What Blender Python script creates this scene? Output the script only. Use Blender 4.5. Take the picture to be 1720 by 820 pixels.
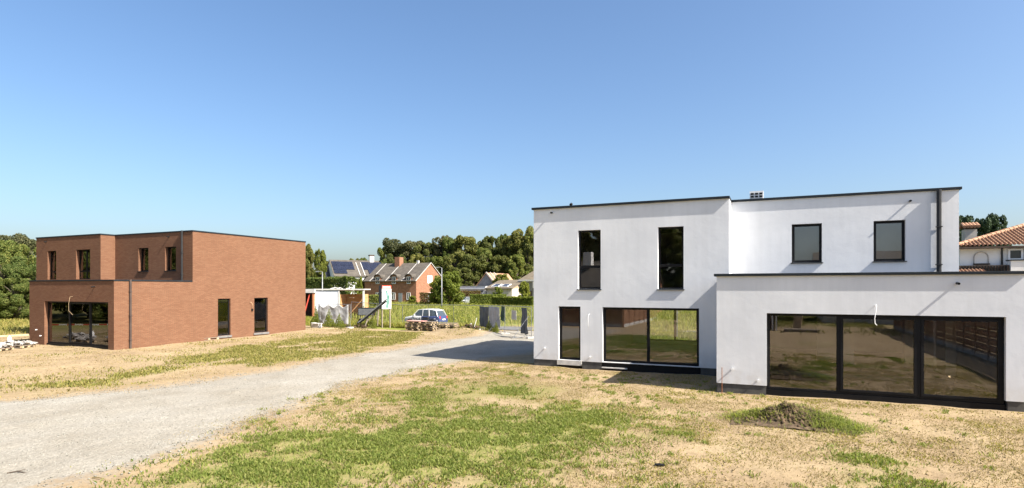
import bpy, bmesh, math, random
import numpy as np
from mathutils import Vector, Matrix
random.seed(7); RNG = np.random.default_rng(11)
sc = bpy.context.scene
for o in list(bpy.data.objects): bpy.data.objects.remove(o, do_unlink=True)
C = sc.collection

# ------------------------------------------------------------------ camera, sky, sun, exposure
FPX, YAW, HOR, EYE = 980.0, math.radians(24.25), 484.0, 3.2
cam = bpy.data.cameras.new('camera'); camo = bpy.data.objects.new('camera', cam); C.objects.link(camo)
cam.sensor_width = 36; cam.lens = 36 * FPX / 1720
cam.shift_y = (HOR - 410) / 1720
cam.clip_start = 0.1; cam.clip_end = 6000
camo.location = (0, 0, EYE); camo.rotation_euler = (math.pi / 2, 0, YAW)
sc.camera = camo
SUN = Vector((1.0, -0.135, 0.99)).normalized()
EL = math.asin(SUN.z); AZ = math.atan2(SUN.x, SUN.y)
w = bpy.data.worlds.new('World'); sc.world = w; w.use_nodes = True
nt = w.node_tree; nt.nodes.clear()
sky = nt.nodes.new('ShaderNodeTexSky'); sky.sky_type = 'NISHITA'; sky.sun_disc = False
sky.sun_elevation = EL; sky.sun_rotation = AZ; sky.altitude = 0
sky.air_density = 1.0; sky.dust_density = 2.7; sky.ozone_density = 3.2
bg = nt.nodes.new('ShaderNodeBackground'); bg.inputs[1].default_value = 0.084
wo = nt.nodes.new('ShaderNodeOutputWorld')
hs = nt.nodes.new('ShaderNodeHueSaturation'); hs.inputs['Saturation'].default_value = 1.1; nt.links.new(sky.outputs[0], hs.inputs['Color']); nt.links.new(hs.outputs[0], bg.inputs[0]); nt.links.new(bg.outputs[0], wo.inputs[0])
sl = bpy.data.lights.new('sun', 'SUN'); sl.energy = 5.0; sl.angle = math.radians(0.5); sl.color = (1, 0.94, 0.85)
so = bpy.data.objects.new('sun', sl); C.objects.link(so); so.rotation_euler = SUN.to_track_quat('Z', 'Y').to_euler()
so.location = (30, -5, 40)
sc.view_settings.view_transform = 'Standard'; sc.view_settings.look = 'None'
sc.view_settings.exposure = 1.4; sc.view_settings.gamma = 1

# ------------------------------------------------------------------ pixels to places
cY, sY = math.cos(YAW), math.sin(YAW)
def pdir(px, py=HOR):
    a = (px - 860) / FPX
    return Vector((a * cY - sY, a * sY + cY, (HOR - py) / FPX))
def at(px, d):                       # ground place under pixel column px at depth d
    v = pdir(px) * d; return v.x, v.y
def onY(px, Y):                      # place on the line Y = const
    v = pdir(px); t = Y / v.y; return v.x * t, Y, t
def G(px, py, z=0.0):
    v = pdir(px, py); t = (z - EYE) / v.z; return v.x * t, v.y * t
# ------------------------------------------------------------------ terrain
ANCH = np.array([(0,0,0),(-9,22,0),(-1.6,19,0),(6,19,.03),(-30.4,18.6,.1),(-38,18.6,.1),(-30.4,25,.12),(-30.4,31.8,.26),(-17,30,0),
 (-15,33,0),(-25,40,-.2),(-29,45,-.36),(-20,45.5,-.3),(-40,45,-.05),(-50,60,.05),(-36,41,.0),(0,60,-.4),(-60,100,-.5),(-30,100,-.5),
 (-100,150,-.5),(-60,25,.35),(-67,31,.35),(40,30,0),(0,-40,0),(-40,-20,0),(20,45,0),(-15,10,0),(-22,18,0.02),(5,12,0),(0,150,-.5),(-90,60,.2),
 (-20,38,-.12),(60,-40,0),(-80,0,.1)], float)
def gz(x, y):
    x = np.asarray(x, float); y = np.asarray(y, float)
    num = np.zeros_like(x); den = np.zeros_like(x)
    for ax, ay, az in ANCH:
        wgt = 1.0 / ((x - ax) ** 2 + (y - ay) ** 2 + 9.0) ** 1.6
        num += wgt * az; den += wgt
    return num / den
PERM = np.random.default_rng(3).random((256, 256))
def vn(x, y):
    xi = np.floor(x).astype(int); yi = np.floor(y).astype(int); fx = x - xi; fy = y - yi
    fx = fx * fx * (3 - 2 * fx); fy = fy * fy * (3 - 2 * fy)
    a = PERM[xi % 256, yi % 256]; b = PERM[(xi + 1) % 256, yi % 256]; c = PERM[xi % 256, (yi + 1) % 256]; d = PERM[(xi + 1) % 256, (yi + 1) % 256]
    return (a * (1 - fx) + b * fx) * (1 - fy) + (c * (1 - fx) + d * fx) * fy
def fbm(x, y, o=4):
    s = np.zeros_like(np.asarray(x, float)); a = .5
    for k in range(o): s = s + a * vn(x + 17.3 * k, y - 9.1 * k); x = x * 2.03; y = y * 2.03; a *= .5
    return s / (1 - .5 ** o)
def HZ(x, y):
    x = np.asarray(x, float); y = np.asarray(y, float)
    r = np.hypot(x, y)
    amp = np.clip(1.6 - r / 60, 0.25, 1)
    z = gz(x, y) + amp * (.10 * (fbm(x * .45 + 9, y * .45, 3) - .5) + .05 * (fbm(x * 1.9, y * 1.9, 3) - .5))
    for mx, my, mr, mh in ((-20.6, 37.2, 1.7, .42), (-18.6, 36.2, 1.4, .25), (-22.6, 37.6, .9, .2)):      # heaps of dug soil by the gate
        z = z + mh * np.exp(-(((x - mx) / mr) ** 2 + ((y - my) / (mr * .7)) ** 2)) * (.75 + .5 * fbm(x * 1.3, y * 1.3, 3))
    return z
def hz(x, y): return float(HZ(np.array([x]), np.array([y]))[0])

# ------------------------------------------------------------------ materials
MATS = {}
def mat(name, col=(.5,.5,.5), rough=.8, metal=0.0, spec=.3):
    m = bpy.data.materials.new(name); m.use_nodes = True
    b = m.node_tree.nodes['Principled BSDF']
    b.inputs['Base Color'].default_value = (*col, 1); b.inputs['Roughness'].default_value = rough
    b.inputs['Metallic'].default_value = metal; b.inputs['Specular IOR Level'].default_value = spec
    MATS[name] = m; return m
class NB:
    def __init__(s, m): s.t = m.node_tree; s.b = s.t.nodes['Principled BSDF']
    def n(s, typ, **kw):
        x = s.t.nodes.new(typ)
        for k, v in kw.items():
            if k.startswith('i_'): x.inputs[k[2:].replace('_', ' ')].default_value = v
            else: setattr(x, k, v)
        return x
    def l(s, a, b): s.t.links.new(a, b)
    def co(s): return s.n('ShaderNodeTexCoord').outputs['Object']
    def geo(s): return s.n('ShaderNodeNewGeometry')
    def noise(s, scale, detail=4, rough=.55, vec=None, dist=0):
        x = s.n('ShaderNodeTexNoise'); x.inputs['Scale'].default_value = scale; x.inputs['Detail'].default_value = detail
        x.inputs['Roughness'].default_value = rough; x.inputs['Distortion'].default_value = dist
        s.l(vec if vec is not None else s.geo().outputs['Position'], x.inputs['Vector']); return x.outputs['Fac']
    def ramp(s, fac, stops):
        r = s.n('ShaderNodeValToRGB'); e = r.color_ramp.elements
        while len(e) < len(stops): e.new(.5)
        for k, (p, c) in enumerate(stops): e[k].position = p; e[k].color = (*c, 1) if len(c) == 3 else c
        s.l(fac, r.inputs[0]); return r.outputs[0]
    def mix(s, fac, a, b, mode='MIX'):
        x = s.n('ShaderNodeMix', data_type='RGBA', blend_type=mode)
        for v, i in ((fac, 0), (a, 6), (b, 7)):
            if isinstance(v, (int, float)): x.inputs[i].default_value = v
            elif isinstance(v, tuple): x.inputs[i].default_value = (*v, 1)
            else: s.l(v, x.inputs[i])
        return x.outputs[2]
    def math(s, op, a, b=0.0, c=None, clamp=False):
        x = s.n('ShaderNodeMath', operation=op, use_clamp=clamp)
        for v, i in ((a, 0), (b, 1)) + (((c, 2),) if c is not None else ()):
            if isinstance(v, (int, float)): x.inputs[i].default_value = v
            else: s.l(v, x.inputs[i])
        return x.outputs[0]
    def bump(s, h, strength=.3, dist=.02, normal=None):
        x = s.n('ShaderNodeBump'); x.inputs['Strength'].default_value = strength; x.inputs['Distance'].default_value = dist
        s.l(h, x.inputs['Height'])
        if normal is not None: s.l(normal, x.inputs['Normal'])
        s.l(x.outputs[0], s.b.inputs['Normal']); return x.outputs[0]
    def base(s, c): s.l(c, s.b.inputs['Base Color'])
def mottled(name, c1, c2, scale, rough=.85, bump=0.0, bscale=None, bdist=.01, spec=.25, metal=0):
    m = mat(name, c1, rough, metal, spec); k = NB(m)
    k.base(k.ramp(k.noise(scale, 5), [(.3, c1), (.7, c2)]))
    if bump: k.bump(k.noise(bscale or scale * 3, 4), bump, bdist)
    return m
# white render: hand-floated plaster
m = mat('plaster', (.8,.8,.8), .92, spec=.15); k = NB(m)
big = k.noise(.7, 4); str_ = k.noise(3.4, 5, .6, dist=.3)
colr = k.ramp(big, [(.3, (.635,.645,.66)), (.7, (.73,.738,.745))])
sep = k.n('ShaderNodeSeparateXYZ'); k.l(k.geo().outputs['Position'], sep.inputs[0])
low = k.math('MULTIPLY', k.n('ShaderNodeMapRange', i_From_Min=1.0, i_From_Max=.3, i_To_Min=0.0, i_To_Max=.35).outputs[0], 1.0)
mr = k.n('ShaderNodeMapRange'); mr.inputs['From Min'].default_value = .9; mr.inputs['From Max'].default_value = .28
k.l(sep.outputs[2], mr.inputs['Value'])
dirt = k.math('MULTIPLY', mr.outputs[0], k.ramp(k.noise(3.1, 5), [(.38, (0,0,0)), (.72, (.6,.6,.6))]))
mpv = k.n('ShaderNodeMapping'); mpv.inputs['Scale'].default_value = (5, 5, .35); k.l(k.geo().outputs['Position'], mpv.inputs['Vector'])
stk = k.ramp(k.noise(1.0, 5, .65, vec=mpv.outputs[0]), [(.3, (.965,.963,.958)), (.6, (1.01,1.01,1.01))])
k.base(k.mix(dirt, k.mix(1.0, colr, stk, 'MULTIPLY'), (.55,.50,.43)))
cmb = k.n('ShaderNodeMath', operation='ADD'); k.l(k.math('MULTIPLY', str_, 1.0), cmb.inputs[0]); k.l(k.math('MULTIPLY', k.noise(38, 3), .16), cmb.inputs[1])
k.bump(cmb.outputs[0], .20, .022)
# brick
m = mat('brick', (.3,.14,.08), .9, spec=.15); k = NB(m)
g = k.geo(); sp = k.n('ShaderNodeSeparateXYZ'); k.l(g.outputs['Position'], sp.inputs[0]); sn = k.n('ShaderNodeSeparateXYZ'); k.l(g.outputs['True Normal'], sn.inputs[0])
isx = k.math('GREATER_THAN', k.math('ABSOLUTE', sn.outputs[0]), .6)
uu = k.math('ADD', k.math('MULTIPLY', isx, sp.outputs[1]), k.math('MULTIPLY', k.math('SUBTRACT', 1.0, isx), sp.outputs[0]))
cv = k.n('ShaderNodeCombineXYZ'); k.l(uu, cv.inputs[0]); k.l(sp.outputs[2], cv.inputs[1])
br = k.n('ShaderNodeTexBrick'); k.l(cv.outputs[0], br.inputs['Vector'])
br.inputs['Scale'].default_value = 1; br.inputs['Brick Width'].default_value = .235; br.inputs['Row Height'].default_value = .058
br.inputs['Mortar Size'].default_value = .0085; br.inputs['Bias'].default_value = 0
br.inputs['Color1'].default_value = (.168,.077,.043,1); br.inputs['Color2'].default_value = (.208,.105,.06,1); br.inputs['Mortar'].default_value = (.125,.078,.052,1)
wv = k.ramp(k.noise(.9, 5), [(.3, (.94,.93,.92)), (.7, (1.05,1.045,1.04))])
sv = k.ramp(k.noise(22, 3, vec=cv.outputs[0]), [(.25, (.84,.83,.82)), (.75, (1.13,1.12,1.11))])
k.base(k.mix(1.0, k.mix(1.0, br.outputs['Color'], wv, 'MULTIPLY'), sv, 'MULTIPLY'))
k.bump(k.math('SUBTRACT', k.math('MULTIPLY', k.noise(30, 3), .4), br.outputs['Fac']), .5, .006)
mottled('black_metal', (.006,.006,.007), (.010,.010,.011), 3, .5, spec=.18)
mottled('zinc_cap', (.010,.014,.018), (.020,.025,.030), 2, .5, spec=.22)
mottled('pipe_metal', (.018,.019,.021), (.032,.032,.033), 2.5, .5, spec=.3)
mottled('pipe_brown', (.05,.035,.03), (.075,.055,.045), 2.5, .5, spec=.4)
mottled('plinth', (.06,.058,.055), (.11,.105,.095), 5, .95, .3, 30)
mottled('blue_stone', (.12,.12,.12), (.2,.19,.18), 6, .8, .2, 30)
mottled('pale_stone', (.45,.43,.4), (.6,.58,.54), 6, .8, .2, 30)
mottled('inner_wall', (.50,.48,.45), (.62,.60,.56), 1.5, .95)
mottled('inner_floor', (.20,.18,.16), (.30,.28,.25), 2, .9)
mottled('roofing', (.05,.05,.052), (.09,.088,.085), 2, .9)
mat('white_plastic', (.75,.75,.74), .5); mat('red_plastic', (.55,.08,.05), .6); mat('white_print', (.78,.78,.76), .6)
mottled('raw_wood', (.42,.30,.17), (.60,.46,.28), 4, .85); mottled('grey_wood', (.15,.12,.09), (.28,.235,.185), 5, .9, .3, 20)
mottled('fence_wood', (.16,.08,.045), (.26,.14,.08), 3, .85, .3, 25); mottled('dark_wood', (.05,.035,.028), (.10,.075,.06), 4, .85)
mottled('concrete', (.32,.31,.29), (.46,.44,.41), 4, .95, .3, 30)
mottled('rubble', (.24,.22,.20), (.44,.42,.385), 7, .95, .3, 25)
mottled('galvanised', (.17,.175,.18), (.27,.275,.28), 6, .5, metal=.4)
mottled('rust', (.20,.07,.03), (.30,.12,.05), 20, .9)
mottled('tarp', (.34,.345,.35), (.50,.50,.49), 2.0, .75, .5, 5, .05)
mottled('dark_tarp', (.085,.09,.1), (.14,.145,.15), 2.5, .7, .4, 5, .05)
mottled('bark', (.06,.045,.033), (.12,.095,.07), 9, .95, .6, 30, .02)
mottled('slate_roof', (.062,.054,.045), (.112,.098,.08), 1.2, .9, .4, 12, .03)
mottled('brown_roof', (.11,.09,.065), (.17,.14,.10), 1.2, .9, .4, 12, .03)
mottled('farm_brick', (.20,.092,.055), (.31,.155,.092), 3, .9); mottled('white_wall', (.66,.65,.62), (.8,.79,.76), 1, .9)
mottled('grey_wall', (.19,.185,.18), (.27,.265,.255), 1.5, .9); mottled('beige_wall', (.40,.36,.30), (.52,.48,.41), 1.5, .9)
mottled('orange_tile', (.25,.13,.075), (.40,.24,.15), 4.5, .85); mottled('gutter_white', (.42,.40,.36), (.56,.54,.50), 3, .7)
mottled('solar', (.012,.014,.025), (.022,.026,.045), 1.5, .25, spec=.5)
mottled('steel_white', (.62,.64,.66), (.78,.79,.80), 1.5, .7); mottled('ply', (.42,.225,.095), (.58,.34,.16), 3, .8)
mottled('blue_paint', (.03,.045,.12), (.045,.065,.16), 2, .3, spec=.5); mottled('car_white', (.50,.50,.50), (.60,.60,.60), 2, .3, spec=.5)
mottled('car_grey', (.18,.19,.2), (.24,.25,.26), 2, .3, spec=.5); mat('tyre', (.015,.015,.015), .9); mat('rim', (.35,.35,.36), .35, .8)
mat('car_glass', (.05,.065,.075), .08, spec=.7); mat('lamp_glass', (.7,.7,.7), .2); mat('tail_red', (.4,.02,.02), .3)
mat('dark_window', (.03,.035,.04), .06, spec=.6); mat('letter_black', (.02,.02,.02), .6)
mottled('asphalt', (.10,.098,.095), (.16,.155,.15), 3, .95, .3, 60)
mottled('stems', (.10,.085,.035), (.22,.17,.08), 8, .95); mottled('clod', (.06,.04,.024), (.13,.09,.055), 9, .95, .5, 30, .02)
mottled('sign_green', (.05,.14,.11), (.22,.36,.33), 3.2, .6); mottled('green_paint', (.03,.07,.05), (.05,.09,.07), 3, .6)
# glass: clear pane, reflection by Fresnel
m = bpy.data.materials.new('glass'); m.use_nodes = True; t = m.node_tree; t.nodes.clear()
tr = t.nodes.new('ShaderNodeBsdfTransparent'); tr.inputs[0].default_value = (.93,.94,.93,1)
gl = t.nodes.new('ShaderNodeBsdfGlossy'); gl.inputs['Roughness'].default_value = .004; gl.inputs[0].default_value = (.97,.94,.96,1)
fr = t.nodes.new('ShaderNodeFresnel'); fr.inputs[0].default_value = 1.92
nz = t.nodes.new('ShaderNodeTexNoise'); nz.inputs['Scale'].default_value = .9; bp = t.nodes.new('ShaderNodeBump'); bp.inputs['Strength'].default_value = .012; bp.inputs['Distance'].default_value = .05
t.links.new(nz.outputs['Fac'], bp.inputs['Height']); t.links.new(bp.outputs[0], gl.inputs['Normal'])
mx = t.nodes.new('ShaderNodeMixShader'); ou = t.nodes.new('ShaderNodeOutputMaterial')
t.links.new(fr.outputs[0], mx.inputs[0]); t.links.new(tr.outputs[0], mx.inputs[1]); t.links.new(gl.outputs[0], mx.inputs[2]); t.links.new(mx.outputs[0], ou.inputs[0])
MATS['glass'] = m
def leafmat(name, stops, trans=.35, rough=.7):
    m = mat(name, stops[0], rough, spec=.2); k = NB(m)
    rnd = k.geo().outputs['Random Per Island']
    obr = k.n('ShaderNodeObjectInfo').outputs['Random']
    n = len(stops)
    col = k.ramp(rnd, [(i / max(1, n - 1), c) for i, c in enumerate(stops)])
    col = k.mix(1.0, col, k.ramp(obr, [(0, (.75,.80,.8)), (1, (1.3,1.18,1.05))]), 'MULTIPLY')
    k.base(col)
    tl = k.n('ShaderNodeBsdfTranslucent'); k.l(k.mix(1.0, col, (1.1,1.15,.6), 'MULTIPLY'), tl.inputs[0])
    ms = k.n('ShaderNodeMixShader'); ms.inputs[0].default_value = trans
    out = [x for x in k.t.nodes if x.type == 'OUTPUT_MATERIAL'][0]
    k.l(k.b.outputs[0], ms.inputs[1]); k.l(tl.outputs[0], ms.inputs[2]); k.l(ms.outputs[0], out.inputs[0])
    return m
leafmat('leaf_dark', [(.060,.078,.020), (.10,.118,.032), (.155,.165,.046), (.21,.20,.068)], .4)
leafmat('leaf_mid', [(.062,.092,.022), (.105,.145,.036), (.16,.19,.048), (.22,.22,.068)], .4)
leafmat('leaf_pine', [(.050,.062,.028), (.085,.095,.042), (.13,.13,.062), (.17,.155,.08)])
leafmat('leaf_yellow', [(.10,.12,.02), (.18,.19,.03), (.25,.24,.04), (.08,.11,.02)])
leafmat('leaf_hedge', [(.09,.12,.02), (.16,.19,.03), (.23,.25,.04), (.11,.14,.025)])
leafmat('leaf_brown', [(.12,.07,.035), (.18,.11,.05), (.16,.14,.05), (.09,.08,.03)])
leafmat('leaf_spruce', [(.022,.042,.022), (.035,.06,.03), (.05,.08,.035), (.03,.05,.025)], .15)
leafmat('grass_green', [(.12,.17,.032), (.18,.225,.045), (.24,.27,.066), (.29,.29,.095), (.10,.15,.03)], .45)
leafmat('grass_olive', [(.15,.165,.04), (.21,.205,.058), (.28,.24,.09), (.13,.155,.038)], .4)
leafmat('grass_straw', [(.32,.245,.13), (.38,.295,.16), (.26,.195,.105), (.29,.25,.12)], .3)
leafmat('grass_meadow', [(.15,.185,.032), (.22,.25,.042), (.29,.29,.07), (.35,.31,.11), (.12,.165,.034)], .4)
# ------------------------------------------------------------------ mesh helpers
class MB:
    def __init__(s): s.v = []; s.f = []
    def quad(s, *p):
        i = len(s.v); s.v += [tuple(q) for q in p]; s.f.append(tuple(range(i, i + len(p)))); return s
    def box(s, x0, x1, y0, y1, z0, z1):
        i = len(s.v)
        s.v += [(x0,y0,z0),(x1,y0,z0),(x1,y1,z0),(x0,y1,z0),(x0,y0,z1),(x1,y0,z1),(x1,y1,z1),(x0,y1,z1)]
        s.f += [tuple(i + j for j in q) for q in ((0,3,2,1),(4,5,6,7),(0,1,5,4),(1,2,6,5),(2,3,7,6),(3,0,4,7))]; return s
    def bar(s, p, q, w, h=None, up=(0,0,1)):            # square bar from p to q
        h = h or w; p = Vector(p); q = Vector(q); d = (q - p).normalized(); u = Vector(up)
        if abs(d.dot(u)) > .99: u = Vector((0,1,0))
        a = d.cross(u).normalized() * w / 2; b = a.cross(d).normalized() * h / 2; i = len(s.v)
        for e in (p, q): s.v += [tuple(e - a - b), tuple(e + a - b), tuple(e + a + b), tuple(e - a + b)]
        s.f += [tuple(i + j for j in t) for t in ((0,1,2,3),(7,6,5,4),(0,4,5,1),(1,5,6,2),(2,6,7,3),(3,7,4,0))]; return s
    def tube(s, pts, rad, n=8, cap=True):
        pts = [Vector(p) for p in pts]; rad = rad if isinstance(rad, (list, tuple)) else [rad] * len(pts); i = len(s.v); u = None
        for j, p in enumerate(pts):
            d = (pts[min(j + 1, len(pts) - 1)] - pts[max(j - 1, 0)]).normalized()
            if u is None: u = d.orthogonal().normalized()
            u = (u - d * u.dot(d)).normalized(); b = d.cross(u)
            for a in range(n):
                t = 2 * math.pi * a / n; s.v.append(tuple(p + (u * math.cos(t) + b * math.sin(t)) * rad[j]))
        for j in range(len(pts) - 1):
            for a in range(n):
                b = (a + 1) % n; s.f.append((i + j*n + a, i + j*n + b, i + (j+1)*n + b, i + (j+1)*n + a))
        if cap: s.f.append(tuple(i + a for a in reversed(range(n)))); s.f.append(tuple(i + (len(pts)-1)*n + a for a in range(n)))
        return s
    def prism(s, poly, axis, a0, a1):                    # polygon (2D) extruded along axis 'x','y','z'
        i = len(s.v); n = len(poly)
        for a in (a0, a1):
            for (u, v) in poly: s.v.append({'x': (a,u,v), 'y': (u,a,v), 'z': (u,v,a)}[axis])
        s.f.append(tuple(i + j for j in range(n))[::-1]); s.f.append(tuple(i + n + j for j in range(n)))
        for j in range(n): k_ = (j + 1) % n; s.f.append((i + j, i + k_, i + n + k_, i + n + j))
        return s
    def mesh(s, name, material, off=(0,0,0), smooth=False):
        me = bpy.data.meshes.new(name); me.from_pydata([(a - off[0], b - off[1], c - off[2]) for a, b, c in s.v], [], s.f)
        bm = bmesh.new(); bm.from_mesh(me); bmesh.ops.recalc_face_normals(bm, faces=bm.faces); bm.to_mesh(me); bm.free()
        me.materials.append(MATS[material])
        if smooth: me.shade_smooth()
        return me
    def build(s, name, material, parent=None, off=(0,0,0), smooth=False, bevel=0, **props):
        o = bpy.data.objects.new(name, s.mesh(name, material, off, smooth)); C.objects.link(o)
        if parent is not None: o.parent = parent
        if bevel:
            md = o.modifiers.new('bevel', 'BEVEL'); md.width = bevel; md.segments = 2; md.limit_method = 'ANGLE'
        for k_, v_ in props.items(): o[k_] = v_
        return o
def fastmesh(name, V, F, material):                      # numpy arrays; F uniform (n, k)
    me = bpy.data.meshes.new(name); nv = len(V); nf, kf = F.shape
    me.vertices.add(nv); me.vertices.foreach_set('co', np.ascontiguousarray(V, dtype=np.float32).ravel())
    me.loops.add(nf * kf); me.loops.foreach_set('vertex_index', np.ascontiguousarray(F, dtype=np.int32).ravel())
    me.polygons.add(nf); me.polygons.foreach_set('loop_start', np.arange(0, nf * kf, kf, dtype=np.int32))
    me.update(calc_edges=True)
    me.materials.append(MATS[material]); return me
def link(name, me, parent=None, loc=(0,0,0)):
    o = bpy.data.objects.new(name, me); C.objects.link(o); o.location = loc
    if parent is not None: o.parent = parent
    return o
def tag(o, label, cat, group=None, kind=None):
    if label: o['label'] = label
    if cat: o['category'] = cat
    if group: o['group'] = group
    if kind: o['kind'] = kind
    return o
def thing(name, label, cat, loc=(0,0,0), rz=0, group=None):
    o = bpy.data.objects.new(name, None); C.objects.link(o); o.empty_display_size = .2
    o.location = loc; o.rotation_euler = (0,0,rz); return tag(o, label, cat, group)
def copy_tree(o, parent=None):
    c = o.copy(); C.objects.link(c)
    if parent is not None: c.parent = parent
    for ch in list(o.children): copy_tree(ch, c)
    return c
# ------------------------------------------------------------------ ground masks in world coordinates
def poly_mask(poly, X, Y, soft):                          # signed distance to a polygon, softened
    P = np.array(poly, float); d = np.full(X.shape, 1e9); ins = np.zeros(X.shape, bool)
    for i in range(len(P)):
        a = P[i]; b = P[(i + 1) % len(P)]; ab = b - a
        t_ = np.clip(((X - a[0]) * ab[0] + (Y - a[1]) * ab[1]) / (ab @ ab), 0, 1)
        d = np.minimum(d, np.hypot(X - a[0] - t_ * ab[0], Y - a[1] - t_ * ab[1]))
        cond = ((a[1] > Y) != (b[1] > Y)) & (X < (b[0] - a[0]) * (Y - a[1]) / (b[1] - a[1] + 1e-12) + a[0]); ins ^= cond
    return np.where(ins, d, -d)
ROAD_L = [(-24,1), (-21.6,6.5), (-20.0,9.3), (-18.2,12), (-17.6,16.4), (-18.1,21), (-18.0,26.2), (-18.3,31.9), (-18.2,36), (-19.5,43.4)]
ROAD_R = [(-11.5,43.4), (-11.9,38), (-11.3,32), (-11.0,26), (-12.2,22.9), (-12.9,19.5), (-13.0,16.1), (-12.2,12.6), (-11.4,9.8), (-10.5,7), (-10.6,4.5), (-10.5,1)]
ROAD = ROAD_L + ROAD_R
GREEN = [[G(*p) for p in ((180,840),(300,785),(430,742),(590,700),(690,662),(740,678),(850,690),(990,694),(1085,700),(1010,752),(940,830))]]
OLIVE = [[G(*p) for p in ((40,650),(180,637),(330,598),(520,566),(640,556),(705,556),(690,574),(560,598),(470,612),(330,625),(180,652),(60,664))],
         [G(*p) for p in ((500,690),(680,650),(760,640),(900,640),(1000,660),(1080,690),(700,680))]]
BARE = [[G(*p) for p in ((190,641),(330,616),(420,612),(420,622),(300,636),(200,648))],
        [G(*p) for p in ((0,655),(100,652),(250,650),(450,622),(440,630),(250,660),(0,676))]]
def masks(X, Y):
    jit = 1.6 * (fbm(X * .7, Y * .7, 4) - .5) + .5 * (fbm(X * 3, Y * 3, 3) - .5)
    road = poly_mask(ROAD, X, Y, 1) + .55 * jit
    gr = np.max([poly_mask(p, X, Y, 1) for p in GREEN], 0)
    ol = np.max([poly_mask(p, X, Y, 1) for p in OLIVE], 0)
    ba = np.max([poly_mask(p, X, Y, 1) for p in BARE], 0)
    patch = fbm(X * .55 + 40, Y * .55, 4)
    g_ = np.clip((gr + 1.3 * jit) / 2.4 + .5, 0, 1) * np.clip((patch - .30) * 4, .30, 1)
    g_ = np.maximum(g_, np.clip((patch - .60) * 4, 0, .45) * (Y < 17) * (X > -9))
    o_ = np.clip((ol + 1.2 * jit) / 1.2 + .55, 0, 1) * np.clip((patch - .22) * 4, .3, 1) * np.clip(.6 - ba * 1.3, 0, 1)
    o_ = np.maximum(o_, (X < -18.5) * np.clip((fbm(X * .35 + 11, Y * .35, 4) - .25) * 1.0, .10, .34))
    rd = np.clip(road / 2.0 + .5, 0, 1)
    return rd, g_ * (1 - rd), o_ * (1 - rd), road

# ------------------------------------------------------------------ ground sheet (one sheet to the horizon, fine near the houses)
def axis(lo, hi, step, far):
    a = list(np.arange(lo, hi + 1e-6, step)); s = step
    l = [a[0]]; s = step
    while l[-1] > -far: s *= 1.22; l.append(l[-1] - s)
    h = [a[-1]]; s = step
    while h[-1] < far: s *= 1.22; h.append(h[-1] + s)
    return np.array(l[:0:-1] + a + h[1:])
xs = axis(-44, 8, .16, 3000); ys = axis(2, 44, .16, 3000)
XX, YY = np.meshgrid(xs, ys); ZZ = HZ(XX, YY)
nx, ny = len(xs), len(ys)
V = np.stack([XX, YY, ZZ], -1).reshape(-1, 3)
idx = np.arange(nx * ny).reshape(ny, nx)
F = np.stack([idx[:-1,:-1], idx[:-1,1:], idx[1:,1:], idx[1:,:-1]], -1).reshape(-1, 4)
m = mat('ground', (.2,.15,.08), .95, spec=.1); k = NB(m)
def attr(k, n): return k.n('ShaderNodeAttribute', attribute_name=n).outputs['Fac']
n1 = k.noise(.55, 6, .6); n2 = k.noise(5, 5, .65); n3 = k.noise(45, 3, .6)
dry = k.ramp(n1, [(.25, (.220,.158,.094)), (.5, (.278,.207,.122)), (.75, (.325,.252,.150))])
dry = k.mix(1.0, dry, k.ramp(n2, [(.25, (.72,.70,.66)), (.5, (1,1,1)), (.75, (1.12,1.12,1.1))]), 'MULTIPLY')
dry = k.mix(1.0, dry, k.ramp(n3, [(.25, (.70,.68,.64)), (.45, (1,1,1)), (.8, (1.12,1.12,1.1))]), 'MULTIPLY')
green = k.ramp(k.noise(7, 5, .65), [(.3, (.11,.135,.028)), (.5, (.165,.17,.042)), (.72, (.25,.205,.09))])
olive = k.ramp(k.noise(6, 5, .65), [(.3, (.135,.135,.04)), (.55, (.19,.17,.06)), (.75, (.25,.20,.095))])
brk = k.math('SUBTRACT', k.noise(4, 5, .7), .5)
def edge(a): return k.math('ADD', a, k.math('MULTIPLY', brk, 1.3), clamp=True)
fg = k.math('MULTIPLY', k.math('SUBTRACT', edge(attr(k, 'green')), .18, clamp=True), 1.2, clamp=True)
fo = k.math('MULTIPLY', k.math('SUBTRACT', edge(attr(k, 'olive')), .18, clamp=True), 1.2, clamp=True)
fm = attr(k, 'meadow')
grav = k.ramp(k.noise(16, 5, .7), [(.25, (.165,.152,.126)), (.5, (.238,.223,.193)), (.75, (.305,.291,.26))])
c = k.mix(k.math('MULTIPLY', fo, .8), dry, olive); c = k.mix(k.math('MULTIPLY', fg, .85), c, green)
mead = k.ramp(k.noise(.5, 6, .65), [(.3, (.11,.13,.025)), (.5, (.17,.185,.035)), (.75, (.23,.21,.07))])
c = k.mix(fm, c, mead)
fr_ = k.math('MULTIPLY', k.math('SUBTRACT', edge(attr(k, 'road')), .25, clamp=True), 1.6, clamp=True)
c = k.mix(fr_, c, grav); k.base(c)
k.bump(k.math('ADD', k.math('MULTIPLY', n3, .5), n2), .55, .05)
me = fastmesh('ground', V, F, 'ground'); me.shade_smooth()
rd, g_, o_, rs = masks(XX, YY)
mead_m = np.clip((YY - 48) / 3, 0, 1) * (np.hypot(XX, YY) < 600) + 0.0
mead_m = np.maximum(mead_m, np.clip((YY - 38.3) / 1.2, 0, 1) * np.clip((-21.5 - XX) / 1.5, 0, 1) * (YY < 50))
mead_m = np.maximum(mead_m, np.clip((-16 - YY) / 8, 0, 1) * .7)
mead_m = np.maximum(mead_m, np.clip((-44 - XX) / 6, 0, 1) * .7)
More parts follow.
